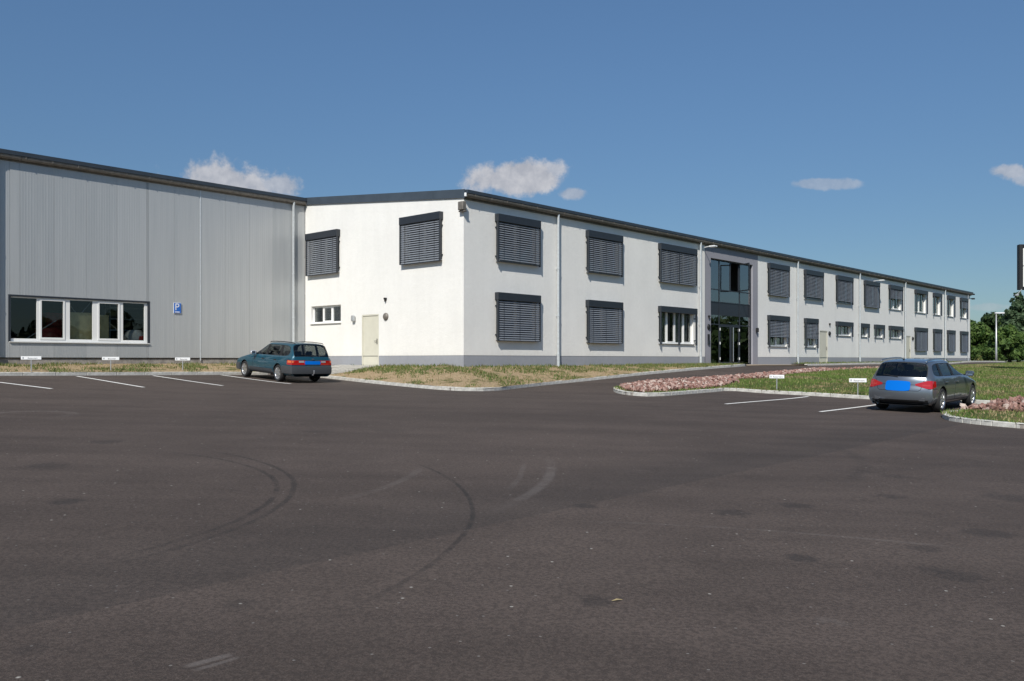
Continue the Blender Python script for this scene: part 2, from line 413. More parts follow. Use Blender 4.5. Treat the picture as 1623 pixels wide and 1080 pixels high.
def circ(p1, p2, p3):
    ax, ay, bx, by, cx, cy = p1.x, p1.y, p2.x, p2.y, p3.x, p3.y
    d = 2 * (ax * (by - cy) + bx * (cy - ay) + cx * (ay - by))
    ux = ((ax**2 + ay**2) * (by - cy) + (bx**2 + by**2) * (cy - ay) + (cx**2 + cy**2) * (ay - by)) / d
    uy = ((ax**2 + ay**2) * (cx - bx) + (bx**2 + by**2) * (ax - cx) + (cx**2 + cy**2) * (bx - ax)) / d
    return Vector((ux, uy, 0)), math.hypot(ax - ux, ay - uy)

def asphalt_mat():
    m = mat('asphalt', (.05, .048, .047), 0.88, spec=.3); t = m.node_tree; b = t.nodes['Principled BSDF']
    o = N(t, 'ShaderNodeTexCoord').outputs['Object']
    big = NOISE(t, o, 0.11, 5, .6); mid = NOISE(t, o, 1.1, 5, .65); fine = NOISE(t, o, 90, 3, .7)
    mp = N(t, 'ShaderNodeMapping'); mp.inputs['Rotation'].default_value = (0, 0, R(-38)); mp.inputs['Scale'].default_value = (.22, 1.3, 1); t.links.new(o, mp.inputs[0])
    lane = NOISE(t, mp.outputs[0], 0.8, 5, .6)
    f = ML(t, 'ADD', ML(t, 'MULTIPLY', big, .4), ML(t, 'ADD', ML(t, 'MULTIPLY', mid, .22), ML(t, 'MULTIPLY', lane, .38)))
    col = MIXC(t, SS(t, f, .38, .62), (0.049, 0.0362, 0.0300), (0.100, 0.0760, 0.0640))
    # aggregate
    agg = SS(t, fine, .35, .7)
    col = MIXC(t, ML(t, 'MULTIPLY', agg, .62), col, (0.125, 0.100, 0.086)); agg2 = SS(t, NOISE(t, o, 32, 4, .75), .42, .60); col = MIXC(t, ML(t, 'MULTIPLY', agg2, .55), col, (0.030, 0.024, 0.021))
    vo = N(t, 'ShaderNodeTexVoronoi', voronoi_dimensions='2D'); vo.inputs['Scale'].default_value = 3.0; t.links.new(o, vo.inputs['Vector'])
    rnd = N(t, 'ShaderNodeSeparateColor'); t.links.new(vo.outputs['Color'], rnd.inputs[0])
    sp = ML(t, 'MULTIPLY', SS(t, vo.outputs['Distance'], .045, .02), ML(t, 'GREATER_THAN', rnd.outputs[0], .90))
    col = MIXC(t, ML(t, 'MULTIPLY', sp, .75), col, (0.42, 0.40, 0.36))
    vo2 = N(t, 'ShaderNodeTexVoronoi', voronoi_dimensions='2D'); vo2.inputs['Scale'].default_value = 9.0; t.links.new(o, vo2.inputs['Vector'])
    rnd2 = N(t, 'ShaderNodeSeparateColor'); t.links.new(vo2.outputs['Color'], rnd2.inputs[0])
    sp2 = ML(t, 'MULTIPLY', SS(t, vo2.outputs['Distance'], .10, .05), ML(t, 'GREATER_THAN', rnd2.outputs[1], .93))
    col = MIXC(t, ML(t, 'MULTIPLY', sp2, .55), col, (0.25, 0.235, 0.22))
    # oil stains, each a blot of its own
    for (u, v, rx, ry, a) in ((105, 797, .35, .25, .5), (75, 739, .7, .4, .35), (170, 701, .6, .4, .4), (927, 804, .28, .22, .5), (1158, 813, .45, .3, .45),
                              (1262, 802, .45, .25, .45), (1412, 788, .45, .25, .4), (1272, 885, .3, .22, .5), (1465, 870, .45, .2, .4), (940, 953, .25, .2, .4), (1565, 846, .6, .3, .4),
                              (1520, 915, .5, .25, .35), (385, 960, .25, .2, .3), (45, 1030, .25, .15, .3), (620, 684, .8, .5, .2), (1600, 790, .6, .5, .3), (500, 684, .9, .4, .22), (1480, 905, .3, .2, .3), (1415, 755, .5, .3, .3)):
        p = gp(u, v); d = VM(t, 'SUBTRACT', o, (p.x, p.y, 0)); sp_ = N(t, 'ShaderNodeSeparateXYZ'); t.links.new(d, sp_.inputs[0])
        rr = ML(t, 'ADD', ML(t, 'POWER', ML(t, 'ABSOLUTE', ML(t, 'DIVIDE', sp_.outputs[0], rx * .5)), 2), ML(t, 'POWER', ML(t, 'ABSOLUTE', ML(t, 'DIVIDE', sp_.outputs[1], ry * .8)), 2))
        rr = ML(t, 'ADD', rr, ML(t, 'MULTIPLY', ML(t, 'SUBTRACT', NOISE(t, o, 9, 5, .75), .5), 3.4))
        col = MIXC(t, SS(t, rr, 0.95, .1, 0, a), col, (0.018, 0.017, 0.017))
    # tyre marks
    wob = ML(t, 'MULTIPLY', ML(t, 'SUBTRACT', NOISE(t, o, .7, 2, .5), .5), .06)
    brk = NOISE(t, o, 2.5, 4, .7)
    for (a1, a2, a3, wdt, amt, cc) in (
            ((643, 731), (749, 806), (640, 925), .028, .6, 0), ((250, 716), (438, 767), (385, 822), .035, .5, 0), ((300, 712), (466, 767), (400, 828), .035, .48, 0),
            ((870, 728), (866, 762), (815, 797), .07, .32, 1), ((832, 730), (826, 752), (805, 778), .04, .2, 1), ((665, 742), (630, 765), (585, 782), .06, .18, 1),
            ((0, 655), (60, 652), (0, 662), .12, .25, 1), ((1050, 832), (1240, 843), (1600, 878), .035, .22, 1), ((1330, 770), (1366, 735), (1330, 712), .12, .2, 0),
            ((290, 1062), (330, 1048), (350, 1046), .03, .4, 1), ((305, 1066), (345, 1053), (362, 1052), .02, .35, 1), ((1290, 985), (1320, 987), (1345, 993), .06, .2, 1), ((1280, 760), (1500, 738), (1620, 735), .25, .16, 0)):
        A, B, C = gp(*a1), gp(*a2), gp(*a3); c, r = circ(A, B, C); M_ = Vector((B.x, B.y, 0)); far = max((A - B).length, (C - B).length)
        fl = N(t, 'ShaderNodeVectorMath', operation='MULTIPLY'); t.links.new(o, fl.inputs[0]); fl.inputs[1].default_value = (1, 1, 0); oo = fl.outputs[0]
        dd = ML(t, 'ABSOLUTE', ML(t, 'ADD', ML(t, 'SUBTRACT', VM(t, 'DISTANCE', oo, c), r), wob))
        k = SS(t, dd, wdt * 1.25, wdt * .45)
        k = ML(t, 'MULTIPLY', k, SS(t, VM(t, 'DISTANCE', oo, M_), far * 1.15, far * .6))
        k = ML(t, 'MULTIPLY', k, SS(t, brk, .34, .60, .2, 1.0))
        col = MIXC(t, ML(t, 'MULTIPLY', k, amt), col, (0.013, 0.013, 0.013) if cc == 0 else (0.19, 0.17, 0.16))
    # seam between two strips of paving
    A, B = gp(0, 1005), gp(740, 843); dv = (B - A); nrm = Vector((-dv.y, dv.x, 0)).normalized()
    if nrm.y < 0: nrm = -nrm
    sd_ = ML(t, 'ADD', ML(t, 'SUBTRACT', VM(t, 'DOT_PRODUCT', o, nrm), A.dot(Vector((nrm.x, nrm.y, 0)))), ML(t, 'MULTIPLY', wob, .4))
    strip = ML(t, 'MULTIPLY', SS(t, sd_, 0, .05), SS(t, sd_, 2.2, .2))
    col = MIXC(t, ML(t, 'MULTIPLY', strip, .26), col, (0.02, 0.02, 0.02))
    t.links.new(col, b.inputs['Base Color'])
    bn = N(t, 'ShaderNodeBump'); bn.inputs['Strength'].default_value = .55; bn.inputs['Distance'].default_value = .012
    t.links.new(fine, bn.inputs['Height']); t.links.new(bn.outputs[0], b.inputs['Normal'])
asphalt_mat()
xs = np.concatenate([np.arange(-60, -26, 3.0), np.arange(-26, 26, 1.0), np.arange(26, 96, 2.5)]); ys = np.concatenate([np.arange(-24, 0, 3.0), np.arange(0, 62, 1.0), np.arange(62, 106, 2.5)])
tag(grid_mesh('asphalt', xs, ys, lambda x, y: np.clip(Hf(x, y), -.6, 1.8), 'asphalt'), 'dark brownish grey asphalt of the car park and drive', kind='structure')
def far_z(x, y):
    inside = (x > -59) & (x < 92) & (y > -23) & (y < 101)
    return np.where(inside, -1.2, np.where((y > 100), 1.25, -.35 + 0 * x) * 1.0)
mesh_obj('field', [(-900, -900, -1.3), (1500, -900, -1.3), (1500, 1800, -1.3), (-900, 1800, -1.3)], [(0, 1, 2, 3)], 'field_grass')['kind'] = 'structure'
xs2 = np.arange(-100, 400, 12.0); ys2 = np.arange(102, 420, 12.0)
o = grid_mesh('meadow', xs2, ys2, lambda x, y: 1.32 + 0 * x - np.clip((y - 330) / 90, 0, 1) * 2.7, 'field_grass'); o['kind'] = 'structure'

def region(name, poly, zf, m, step=.8, kind='structure', label=None, zmap=None):
    """fill a polygon (world xy) with a triangulated sheet whose height is zf"""
    P = [Vector((p[0], p[1])) for p in poly]; n = len(P)
    A = np.array([(p.x, p.y) for p in P]); pts = list(P)
    dens_b = []
    for gx in np.arange(A[:, 0].min(), A[:, 0].max(), step):
        for gy in np.arange(A[:, 1].min(), A[:, 1].max(), step):
            if inside(gx, gy, A): pts.append(Vector((gx + random.uniform(-.1, .1) * step, gy + random.uniform(-.1, .1) * step)))
    vo, eo, fo, *_ = delaunay_2d_cdt(pts, [(i, (i + 1) % n) for i in range(n)], [], 1, 1e-4)
    xy = np.array([(v.x, v.y) for v in vo]); z = zf(xy[:, 0], xy[:, 1])
    o = mesh_obj(name, [(a, b, c) for (a, b), c in zip(xy.tolist(), z.tolist())], fo, m, None, True)
    if kind: tag(o, label, kind=kind)
    return o
def inside(x, y, A):
    r = False; j = len(A) - 1
    for i in range(len(A)):
        if (A[i][1] > y) != (A[j][1] > y) and x < (A[j][0] - A[i][0]) * (y - A[i][1]) / (A[j][1] - A[i][1]) + A[i][0]: r = not r
        j = i
    return r
def inside_v(x, y, A):
    r = np.zeros(len(x), bool); j = len(A) - 1
    for i in range(len(A)):
        c = (A[i][1] > y) != (A[j][1] > y)
        if abs(A[j][1] - A[i][1]) > 1e-12:
            r ^= c & (x < (A[j][0] - A[i][0]) * (y - A[i][1]) / (A[j][1] - A[i][1]) + A[i][0])
        j = i
    return r
def densify(poly, step=1.0, smooth=True):
    P = [Vector((p[0], p[1])) for p in poly]; out = []
    for i in range(len(P) - 1):
        p0 = P[max(i - 1, 0)]; p1 = P[i]; p2 = P[i + 1]; p3 = P[min(i + 2, len(P) - 1)]
        n = max(1, int((p2 - p1).length / step))
        for k in range(n):
            s = k / n
            if smooth: q = 0.5 * ((2 * p1) + (-p0 + p2) * s + (2 * p0 - 5 * p1 + 4 * p2 - p3) * s * s + (-p0 + 3 * p1 - 3 * p2 + p3) * s**3)
            else: q = p1.lerp(p2, s)
            out.append(q)
    out.append(P[-1]); return out

# ------------------------------------------------------------------ kerbs
KH = 0.115
stone_me = {}
def kerb_line(parent, pts, length=1.0, side=1, start=0.0, h=KH):
    """pts: dense polyline (world); stones on the left (side=1) of the direction of travel"""
    key = (round(length, 2), h)
    if key not in stone_me:
        mb = MB().bbox(0, length - .012, 0, .15, -.16, h, .014)
        o = mb.build('kerb_stone', 'kerb_concrete'); stone_me[key] = o.data; bpy.data.objects.remove(o)
    me = stone_me[key]
    acc = [0]
    for a, b in zip(pts, pts[1:]): acc.append(acc[-1] + (b - a).length)
    def at(s):
        for i in range(len(acc) - 1):
            if acc[i + 1] >= s: return pts[i].lerp(pts[i + 1], (s - acc[i]) / max(1e-6, acc[i + 1] - acc[i]))
        return pts[-1]
    # concrete haunch under the stones
    V = []; Fc = []
    for i, p in enumerate(pts):
        d = (pts[min(i + 1, len(pts) - 1)] - pts[max(i - 1, 0)]).normalized(); nn = Vector((-d.y, d.x)) * side; z = H(p.x, p.y)
        for (o_, dz) in ((.014, -.15), (.014, h - .016), (.136, h - .016), (.136, -.15)): V.append((p.x + nn.x * o_, p.y + nn.y * o_, z + dz))
    for i in range(len(pts) - 1):
        for j in range(3): Fc.append((i * 4 + j, i * 4 + j + 1, i * 4 + 5 + j, i * 4 + 4 + j))
    mesh_obj('kerb_haunch', V, Fc, 'concrete', parent)
    s = start
    while s + .2 <= acc[-1] + .02:
        L_ = length; a, b = at(s), at(s + L_)
        d1 = (at(s + .1) - a); d2 = (b - at(s + L_ - .1))
        if L_ > .3 and d1.length > 0 and d2.length > 0 and abs(d1.angle(d2)) > R(9): L_ = .25; b = at(s + L_)
        if s + L_ > acc[-1] + .02: break
        key = (round(L_, 2), h)
        if key not in stone_me:
            q = MB().bbox(0, L_ - .010, 0, .15, -.16, h, .012).build('kerb_stone', 'kerb_concrete'); stone_me[key] = q.data; bpy.data.objects.remove(q)
        za, zb = H(a.x, a.y), H(b.x, b.y)
        d = b - a; ang = math.atan2(d.y, d.x)
        o = bpy.data.objects.new('kerb_stone', stone_me[key]); link(o, parent)
        o.rotation_euler = (random.uniform(-.008, .008), -math.atan2(zb - za, d.length), ang)
        off = Vector((0, 0)) if side == 1 else Vector((math.sin(ang), -math.cos(ang))) * .15
        o.location = (a.x + off.x + random.uniform(-.003, .003), a.y + off.y + random.uniform(-.003, .003), za + random.uniform(-.003, .003))
        s += L_
def kroot(label):
    e = empty('kerb'); e['kind'] = 'structure'; e['label'] = label; return e

# bank / strip kerb in the building's frame
K_left = [L2W(x, 7.07).xy for x in (-24, -18, -12, -6, -3.9)]
K_bank_l = [(-3.5, 6.95), (-3.05, 6.4), (-2.9, 5.5), (-2.9, 4.64), (-3.15, 2.8), (-3.45, .81), (-3.72, -1.54), (-3.8, -2.7), (-3.55, -3.5), (-2.9, -3.85), (-1.9, -3.72), (-.6, -3.2), (1.7, -2.6),
            (4, -2.42), (7.4, -2.42), (10.1, -2.38), (12.9, -2.3), (16.2, -2.15), (18.2, -1.85), (19.7, -1.5)]
K_bank = [L2W(*p).xy for p in K_bank_l]
K_bank_d = densify(K_bank, .4)
kr = kroot('grey concrete kerb in front of the grey hall')
Kl = densify(K_left, 1.0, False); kerb_line(kr, Kl, 1.0, 1)
kr = kroot('pale curved kerb around the bank of the white building')
kerb_line(kr, K_bank_d, 0.5, 1)
K_far = densify([L2W(28.4, -1.0).xy, L2W(34, -1.25).xy, L2W(45, -1.4).xy, L2W(56, -1.4).xy, L2W(66, -1.5).xy, L2W(74, -1.6).xy], 1.0)
kr = kroot('kerb along the far half of the white building'); kerb_line(kr, K_far, 1.0, 1)

# big island: tip -> parking kerb -> notch -> second island
def lp(s): return Vector((13.6 - .7387 * s, 27.0 + .674 * s))
tipf = [Vector(((u - 811.5) / F * Y, Y, 0)) for (u, Y) in ((972.5, 30.6), (973, 29.8), (983, 28.8), (1001, 28.0), (1026, 27.6), (1052, 28.0), (1100, 29.8), (1135, 31.2), (1149, 31.85))]
front = [p.xy for p in tipf] + [lp(7.35), lp(6.6), lp(5), lp(3), lp(1), lp(-.9), lp(-1.5)]
notch = [Vector((15.0, 26.2)), Vector((14.6, 25.9)), Vector((13.6, 24.9)), Vector((12.3, 23.5)), Vector((11.6, 22.75))]
isl2 = [p.xy for p in (gp(1493.5, 659.5), gp(1496, 664.5), gp(1506, 667.8), gp(1520, 670), gp(1541, 672.6), gp(1566, 675), gp(1591, 677.3), gp(1622, 680))]
isl2 += [Vector((13.6, 17.6)), Vector((17, 15.2)), Vector((24, 11)), Vector((40, 2))]
front_d = densify(front, .4); notch_d = densify([front[-1]] + notch, .4, False); isl2_d = densify([notch[-1]] + isl2, .3)
kr = kroot('pale kerb around the rubble island and the bay of the grey car')
kerb_line(kr, front_d, .5, 1); kerb_line(kr, notch_d, .5, 1)
kr = kroot('light grey kerb around the nearest rubble and grass island')
kerb_line(kr, isl2_d, .5, 1)
rear = [Vector(((u - 811.5) / F * Y, Y)) for (u, Y) in ((974, 31.0), (983, 31.7), (1031, 32.5), (1086, 34), (1138, 36), (1190, 38), (1243, 41), (1291, 44), (1390, 50), (1518, 62), (1604, 72), (1660, 76))] + [Vector((60, 78)), Vector((90, 80))]
rear_d = densify(rear, .6)
lawn_poly = [tuple(p) for p in front_d[:-1]] + [tuple(p) for p in notch_d[:-1]] + [tuple(p) for p in isl2_d] + [(92, 2)] + [tuple(p) for p in rear_d[::-1]]
LP = np.array(lawn_poly)
# distance to the kerb gives the soil its rise behind the kerb
BD = np.array([tuple(p) for p in (front_d + notch_d + isl2_d)]); RD = np.array([tuple(p) for p in rear_d])
def dmin(x, y, B):
    out = np.empty(len(x))
    for i in range(0, len(x), 8000):
        q = np.stack([x[i:i + 8000], y[i:i + 8000]], 1); out[i:i + 8000] = np.sqrt(((q[:, None] - B[None])**2).sum(2)).min(1)
    return out
def lawn_z(x, y):
    x = np.asarray(x, float); y = np.asarray(y, float)
    db = dmin(x, y, BD); dr = dmin(x, y, RD); d = np.minimum(db, dr)
    base = Hf(x, y)
    up = np.where(db < dr, .095, .03)
    up = up + .13 * np.clip(d / 3, 0, 1)**.8 + .30 * np.exp(-(((x - 42)**2 + (y - 66)**2) / 180.0)) * np.clip(d / 2, 0, 1)
    return np.maximum(base, -.4) + up
region('lawn', lawn_poly, lawn_z, 'lawn_soil', 1.0, 'structure', 'green lawn with straw coloured patches between the drive and the parking bays')

# banks
wall_side = [(19.7, -.02), (0, -.02), (-.0, 10.39), (-24, 10.39)]
bank_poly_l = [(p.x, p.y) for p in K_bank_d] + [tuple(L2W(x, -.01).xy) for x in (19.3, 15, 10, 5, .01)] + [tuple(L2W(-.01, s).xy) for s in (2, 4, 6, 8, 10.37)] \
    + [tuple(L2W(x, 10.37).xy) for x in (-4, -8, -12, -16, -20, -24)] + [tuple(p) for p in Kl]
BP = np.array(bank_poly_l)
bpts = []
for p in K_bank_d[::2] + Kl[::2]: bpts.append((p[0], p[1], H(p[0], p[1]) + .10))
zw = EYE - .235
for x in (0, 3, 6, 9, 12, 15, 17): bpts.append((*L2W(x, -.02).xy, zw))
bpts.append((*L2W(19.6, -.3).xy, EYE - .28)); bpts.append((*L2W(18.5, -.02).xy, zw - .03))
for s in (1.5, 3, 4.6, 6, 7.5, 9, 10.3): bpts.append((*L2W(-.02, s).xy, zw + .0))
for x in (-3, -6, -9, -12, -16, -20, -24): bpts.append((*L2W(x, 10.3).xy, EYE - .155))
for (x, s, up) in ((-1.6, -1.6, .06), (-1.7, 2, .06), (3, -1.1, .06), (8, -1.1, .06)):
    w = L2W(x, s); bpts.append((w.x, w.y, EYE - .50 + up * 2))
Bf = TPS(bpts, 2e-3)
def bank_z(x, y): return Bf(x, y) + np.array([.035 * noise.noise((a * 1.3, b * 1.3, 0)) for a, b in zip(np.atleast_1d(x), np.atleast_1d(y))])
region('bank', bank_poly_l, bank_z, 'bank_soil', .45, 'structure', 'sandy soil bank with patches of young grass at the foot of the buildings')
far_poly = [tuple(p) for p in K_far] + [tuple(L2W(x, 2.5).xy) for x in (74, 68)] + [tuple(L2W(x, -.01).xy) for x in (67.4, 55, 45, 35, 28.4)]
FP = np.array(far_poly)
def far_strip_z(x, y): 
    db = dmin(np.asarray(x, float), np.asarray(y, float), np.array([tuple(p) for p in K_far])); return (Hf(x, y) + .10) * (1 - np.clip(db, 0, 1)) + np.clip(db, 0, 1) * (EYE - .20)
region('verge', far_poly, far_strip_z, 'lawn_soil', .6, 'structure', 'narrow grass verge along the far half of the white building')
sand_poly = [tuple(L2W(*p).xy) for p in ((19.7, -1.6), (22, -1.3), (25, -1.6), (28.5, -1.2), (28.5, -.01), (24, -.01), (18.4, -.01), (19.5, -.8))]
region('gravel_patch', sand_poly, lambda x, y: np.maximum(Hf(x, y) + .03, EYE - .30), 'sand', .5, 'structure', 'pale sandy gravel strip by the glazed entrance')
# concrete footpath to the cream door
path_l = [(-.02, 4.95), (-.02, 7.9), (-.9, 7.5), (-1.8, 6.95), (-2.75, 6.4), (-2.75, 4.75), (-1.9, 4.75)]
slab_root = empty('footpath'); tag(slab_root, 'pale paved path from the cream door to the car park', kind='structure')
PL = np.array(path_l)
for i in range(7):
    for j in range(9):
        cx = -.2 - i * .41; cs = 4.95 + j * .36
        if inside(cx, cs, PL):
            w = L2W(cx, cs); z = float(bank_z([w.x], [w.y])[0])
            mb = MB().bbox(-.195, .195, -.17, .17, -.04, .03, .006); q = mb.build('paving_slab', 'path_slab', slab_root)
            q.location = (w.x, w.y, max(z, 0) + random.uniform(0, .006)); q.rotation_euler = (0, -.06, ROT)

# parking lines
def road_line(a, b, w=.11):
    A, B = gp(*a), gp(*b); d = (B - A).xy.normalized(); nrm = Vector((-d.y, d.x)); n = 14; V = []; Fc = []
    for i in range(n + 1):
        p = A.xy.lerp(B.xy, i / n)
        for sgn in (-1, 1):
            q = p + nrm * w / 2 * sgn; V.append((q.x, q.y, H(q.x, q.y) + .008))
    for i in range(n): Fc.append((2 * i, 2 * i + 1, 2 * i + 3, 2 * i + 2))
    return mesh_obj('parking_line', V, Fc, 'road_paint')
for a, b, lab in (((-40, 602), (82, 616.8), 'left white bay line running out of the picture below the wide hall window'),
                  ((122, 597), (228, 614.5), 'white bay line between the two signs nearest the hall window'),
                  ((243, 596), (353, 612), 'white bay line right of the third name board before the hall'),
                  ((351, 595), (461, 609), 'white bay line under the left side of the blue estate car'),
                  ((1150, 641), (1281, 629), 'white bay line nearest the rubble island'),
                  ((1300, 653.3), (1400, 640.5), 'white bay line running up to the grey estate car')):
    o = road_line(a, b); tag(o, lab, group='painted parking bay lines', kind='structure')

# ------------------------------------------------------------------ white building
def wall_mesh(name, x0, x1, ztop_f, z0, holes, m, parent, rot=0, loc=(0, 0, 0), depth=.24, y=0.0):
    """wall in its own frame: x along, y inward; rectangular holes with reveals. ztop_f(x) top height"""
    xs = sorted({x0, x1, *[h[0] for h in holes], *[h[1] for h in holes]})
    mb = MB()
    for a, b in zip(xs, xs[1:]):
        hs = sorted([h for h in holes if h[0] <= a + 1e-6 and h[1] >= b - 1e-6], key=lambda h: h[2]); z = z0
        segs = []
        for h in hs:
            if h[2] > z + 1e-5: segs.append((z, z, h[2], h[2]))
            z = h[3]
        segs.append((z, z, ztop_f(a), ztop_f(b)))
        for (la, lb, ta, tb) in segs:
            mb.add([(a, y, la), (b, y, lb), (b, y, tb), (a, y, ta)], [(0, 1, 2, 3)])
    for (a, b, c, d) in holes:
        e = y + depth
        mb.add([(a, y, c), (b, y, c), (b, e, c), (a, e, c)], [(0, 1, 2, 3)]); mb.add([(a, y, d), (b, y, d), (b, e, d), (a, e, d)], [(3, 2, 1, 0)])
        mb.add([(a, y, c), (a, e, c), (a, e, d), (a, y, d)], [(0, 1, 2, 3)]); mb.add([(b, y, c), (b, e, c), (b, e, d), (b, y, d)], [(3, 2, 1, 0)])
    o = mb.build(name, m, parent); o.rotation_euler = (0, 0, rot); o.location = loc
    return o
LW = fx(1537.5); TW = 10.39; DW = 20.0
ZB = EYE - .26; ZP = EYE + .18; ZT = EYE + 6.15
root = empty('office_building', L2W(0, 0), ROT)
tag(root, 'long two storey white rendered building with dark window blinds and glazed entrance', 'building')
def slope(s): return ZT + .0945 * s

wins = []    # facade windows: u0,u1,z0,z1,blind,cols,double,curtain
UP = (EYE + 3.85, EYE + 5.76); LO = (EYE + .76, EYE + 2.67); SM = (EYE + 1.62, EYE + 2.63)
def W(u0, u1, zz, blind, cols=2, dbl=False, cur=0, lab=None): wins.append((fx(u0), fx(u1), zz[0], zz[1], blind, cols, dbl, cur, lab))
W(784, 852, UP, .97, 2); W(784, 852, LO, 1.0, 2)
W(927.7, 982.5, UP, .97, 2); W(927.7, 982.5, LO, 1.0, 2)
W(1042.6, 1100.3, UP, 1.0, 4, True); W(1042.6, 1100.3, LO, 0, 4, True, 1, 'open window with bare blind box and white sashes')
W(1215.7, 1247.5, UP, 1.0); W(1215.7, 1247.5, LO, .62, cur=0, lab='window with its blind two thirds down')
W(1273.4, 1301.6, UP, .93, cur=1); W(1273.8, 1293.2, LO, .62, 2, cur=0, lab='narrow window with its blind two thirds down')
W(1323.9, 1348.6, UP, .93); W(1323.9, 1348.6, SM, 0, 2, cur=1, lab='low strip window')
W(1368.4, 1390.9, UP, 1.0); W(1361.2, 1374.6, SM, 0, 1, cur=1)
W(1384.7, 1398.7, SM, 0, 1, cur=1); W(1408, 1428, SM, 0, 2, cur=1)
W(1407.7, 1427.8, UP, .45, 2, cur=2)
W(1448.9, 1467.2, UP, 0, 2, cur=2); W(1448.9, 1467.2, LO, 1.0)
W(1478, 1489.8, UP, 0, 1, cur=2); W(1478.2, 1490, LO, 1.0, 1)
W(1500.4, 1511, UP, 0, 1, cur=2); W(1500.4, 1511.2, LO, 1.0, 1)
W(1520.8, 1531.4, UP, .4, 1, cur=2); W(1521, 1531.6, LO, 1.0, 1)

FR = .09
def hole_of(w): return (w[0] + FR, w[1] - FR, w[2] + .07, w[3] - .06)
doorF = [(fx(1299), fx(1311.7), ZB, EYE + 1.95), (fx(1435.3), fx(1443.2), ZB, EYE + 1.95)]
ent = (fx(1126.3), fx(1193), ZB + .02, EYE + 5.49); entw = (fx(1117.3), fx(1200.8))
def clipz(h, a, b): return (h[0], h[1], max(h[2], a), min(h[3], b))
holes_up = [hole_of(w) for w in wins] + [clipz(h, ZP, 99) for h in doorF]
hl = [h for h in holes_up if h[1] < entw[0]]; hr = [h for h in holes_up if h[0] > entw[1]]
wall_mesh('wall', 0, entw[0], lambda x: ZT, ZP, hl, 'white_render', root)
wall_mesh('wall', entw[1], LW, lambda x: ZT, ZP, hr, 'white_render', root)
o = wall_mesh('entrance_wall', entw[0], entw[1], lambda x: ZT, ZB, [ent], 'grey_render', root, y=-.012, depth=.20)
o['label'] = 'grey painted wall around the glazed entrance'
wall_mesh('plinth', 0, entw[0], lambda x: ZP, ZB - .6, [], 'grey_plinth', root, y=.010)
wall_mesh('plinth', entw[1], LW, lambda x: ZP, ZB - .6, [clipz(h, ZB, ZP) for h in doorF], 'grey_plinth', root, y=.010)
# gable (frame: x' = -s, inward = +x)
G1 = (-gs(489.5), -gs(539.5), EYE + 3.83, EYE + 5.74); G2 = (-gs(638.2), -gs(702.7), EYE + 3.85, EYE + 5.76)
G3 = (-gs(493.5), -gs(540.2), EYE + 1.66, EYE + 2.44); GD = (-gs(573.6), -gs(600.3), ZB, EYE + 1.93)
gh = [hole_of(G1), hole_of(G2), G3]
wall_mesh('wall', -TW, 0, lambda x: slope(-x), ZP, gh + [clipz(GD, ZP, 99)], 'white_render', root, R(-90))
wall_mesh('plinth', -TW, 0, lambda x: ZP, ZB - .6, [clipz(GD, ZB, ZP)], 'grey_plinth', root, R(-90), y=.010)
# far end and back
MB().add([(LW, 0, ZB - .6), (LW, DW, ZB - .6), (LW, DW, slope(DW)), (LW, 0, ZT)], [(0, 1, 2, 3)]).build('wall', 'white_render', root)
MB().add([(0, DW, ZB - .6), (LW, DW, ZB - .6), (LW, DW, slope(DW)), (0, DW, slope(DW))], [(3, 2, 1, 0)]).build('wall', 'white_render', root)
# interior: floor slabs and a back wall, so panes look into rooms
mb = MB().box(.25, LW - .3, .25, DW - .3, EYE - .12, EYE - .05).box(.25, LW - .3, .25, DW - .3, EYE + 2.85, EYE + 3.05).box(.25, LW - .3, .25, DW - .3, EYE + 5.95, EYE + 6.0)
mb.build('floor_slab', 'interior_floor', root)
mb = MB().box(.25, LW - .3, 5.0, 5.1, EYE - .04, EYE + 5.94)
for x in (6.2, 12.0, 17.2, 24.8, 29.5, 35.2, 41.0, 47.5, 55, 61.5): mb.box(x, x + .12, .26, 5, EYE - .04, EYE + 5.94)
mb.build('partition', 'interior_wall', root)
# far narrow pilaster strip line and corner step
MB().box(LW - .02, LW + .9, .3, 1.6, ZB - .4, EYE - .05).build('step', 'concrete', root)
rl = MB()
for x in (LW + .15, LW + .8): rl.tube([(x, .32, EYE - .06), (x, .32, EYE + .95)], .025, 6)
rl.tube([(LW + .0, .32, EYE + 1.05), (LW + .8, .32, EYE + .95), (LW + .95, .32, EYE + .75)], .03, 6)
rl.build('handrail', 'galvanised', root)

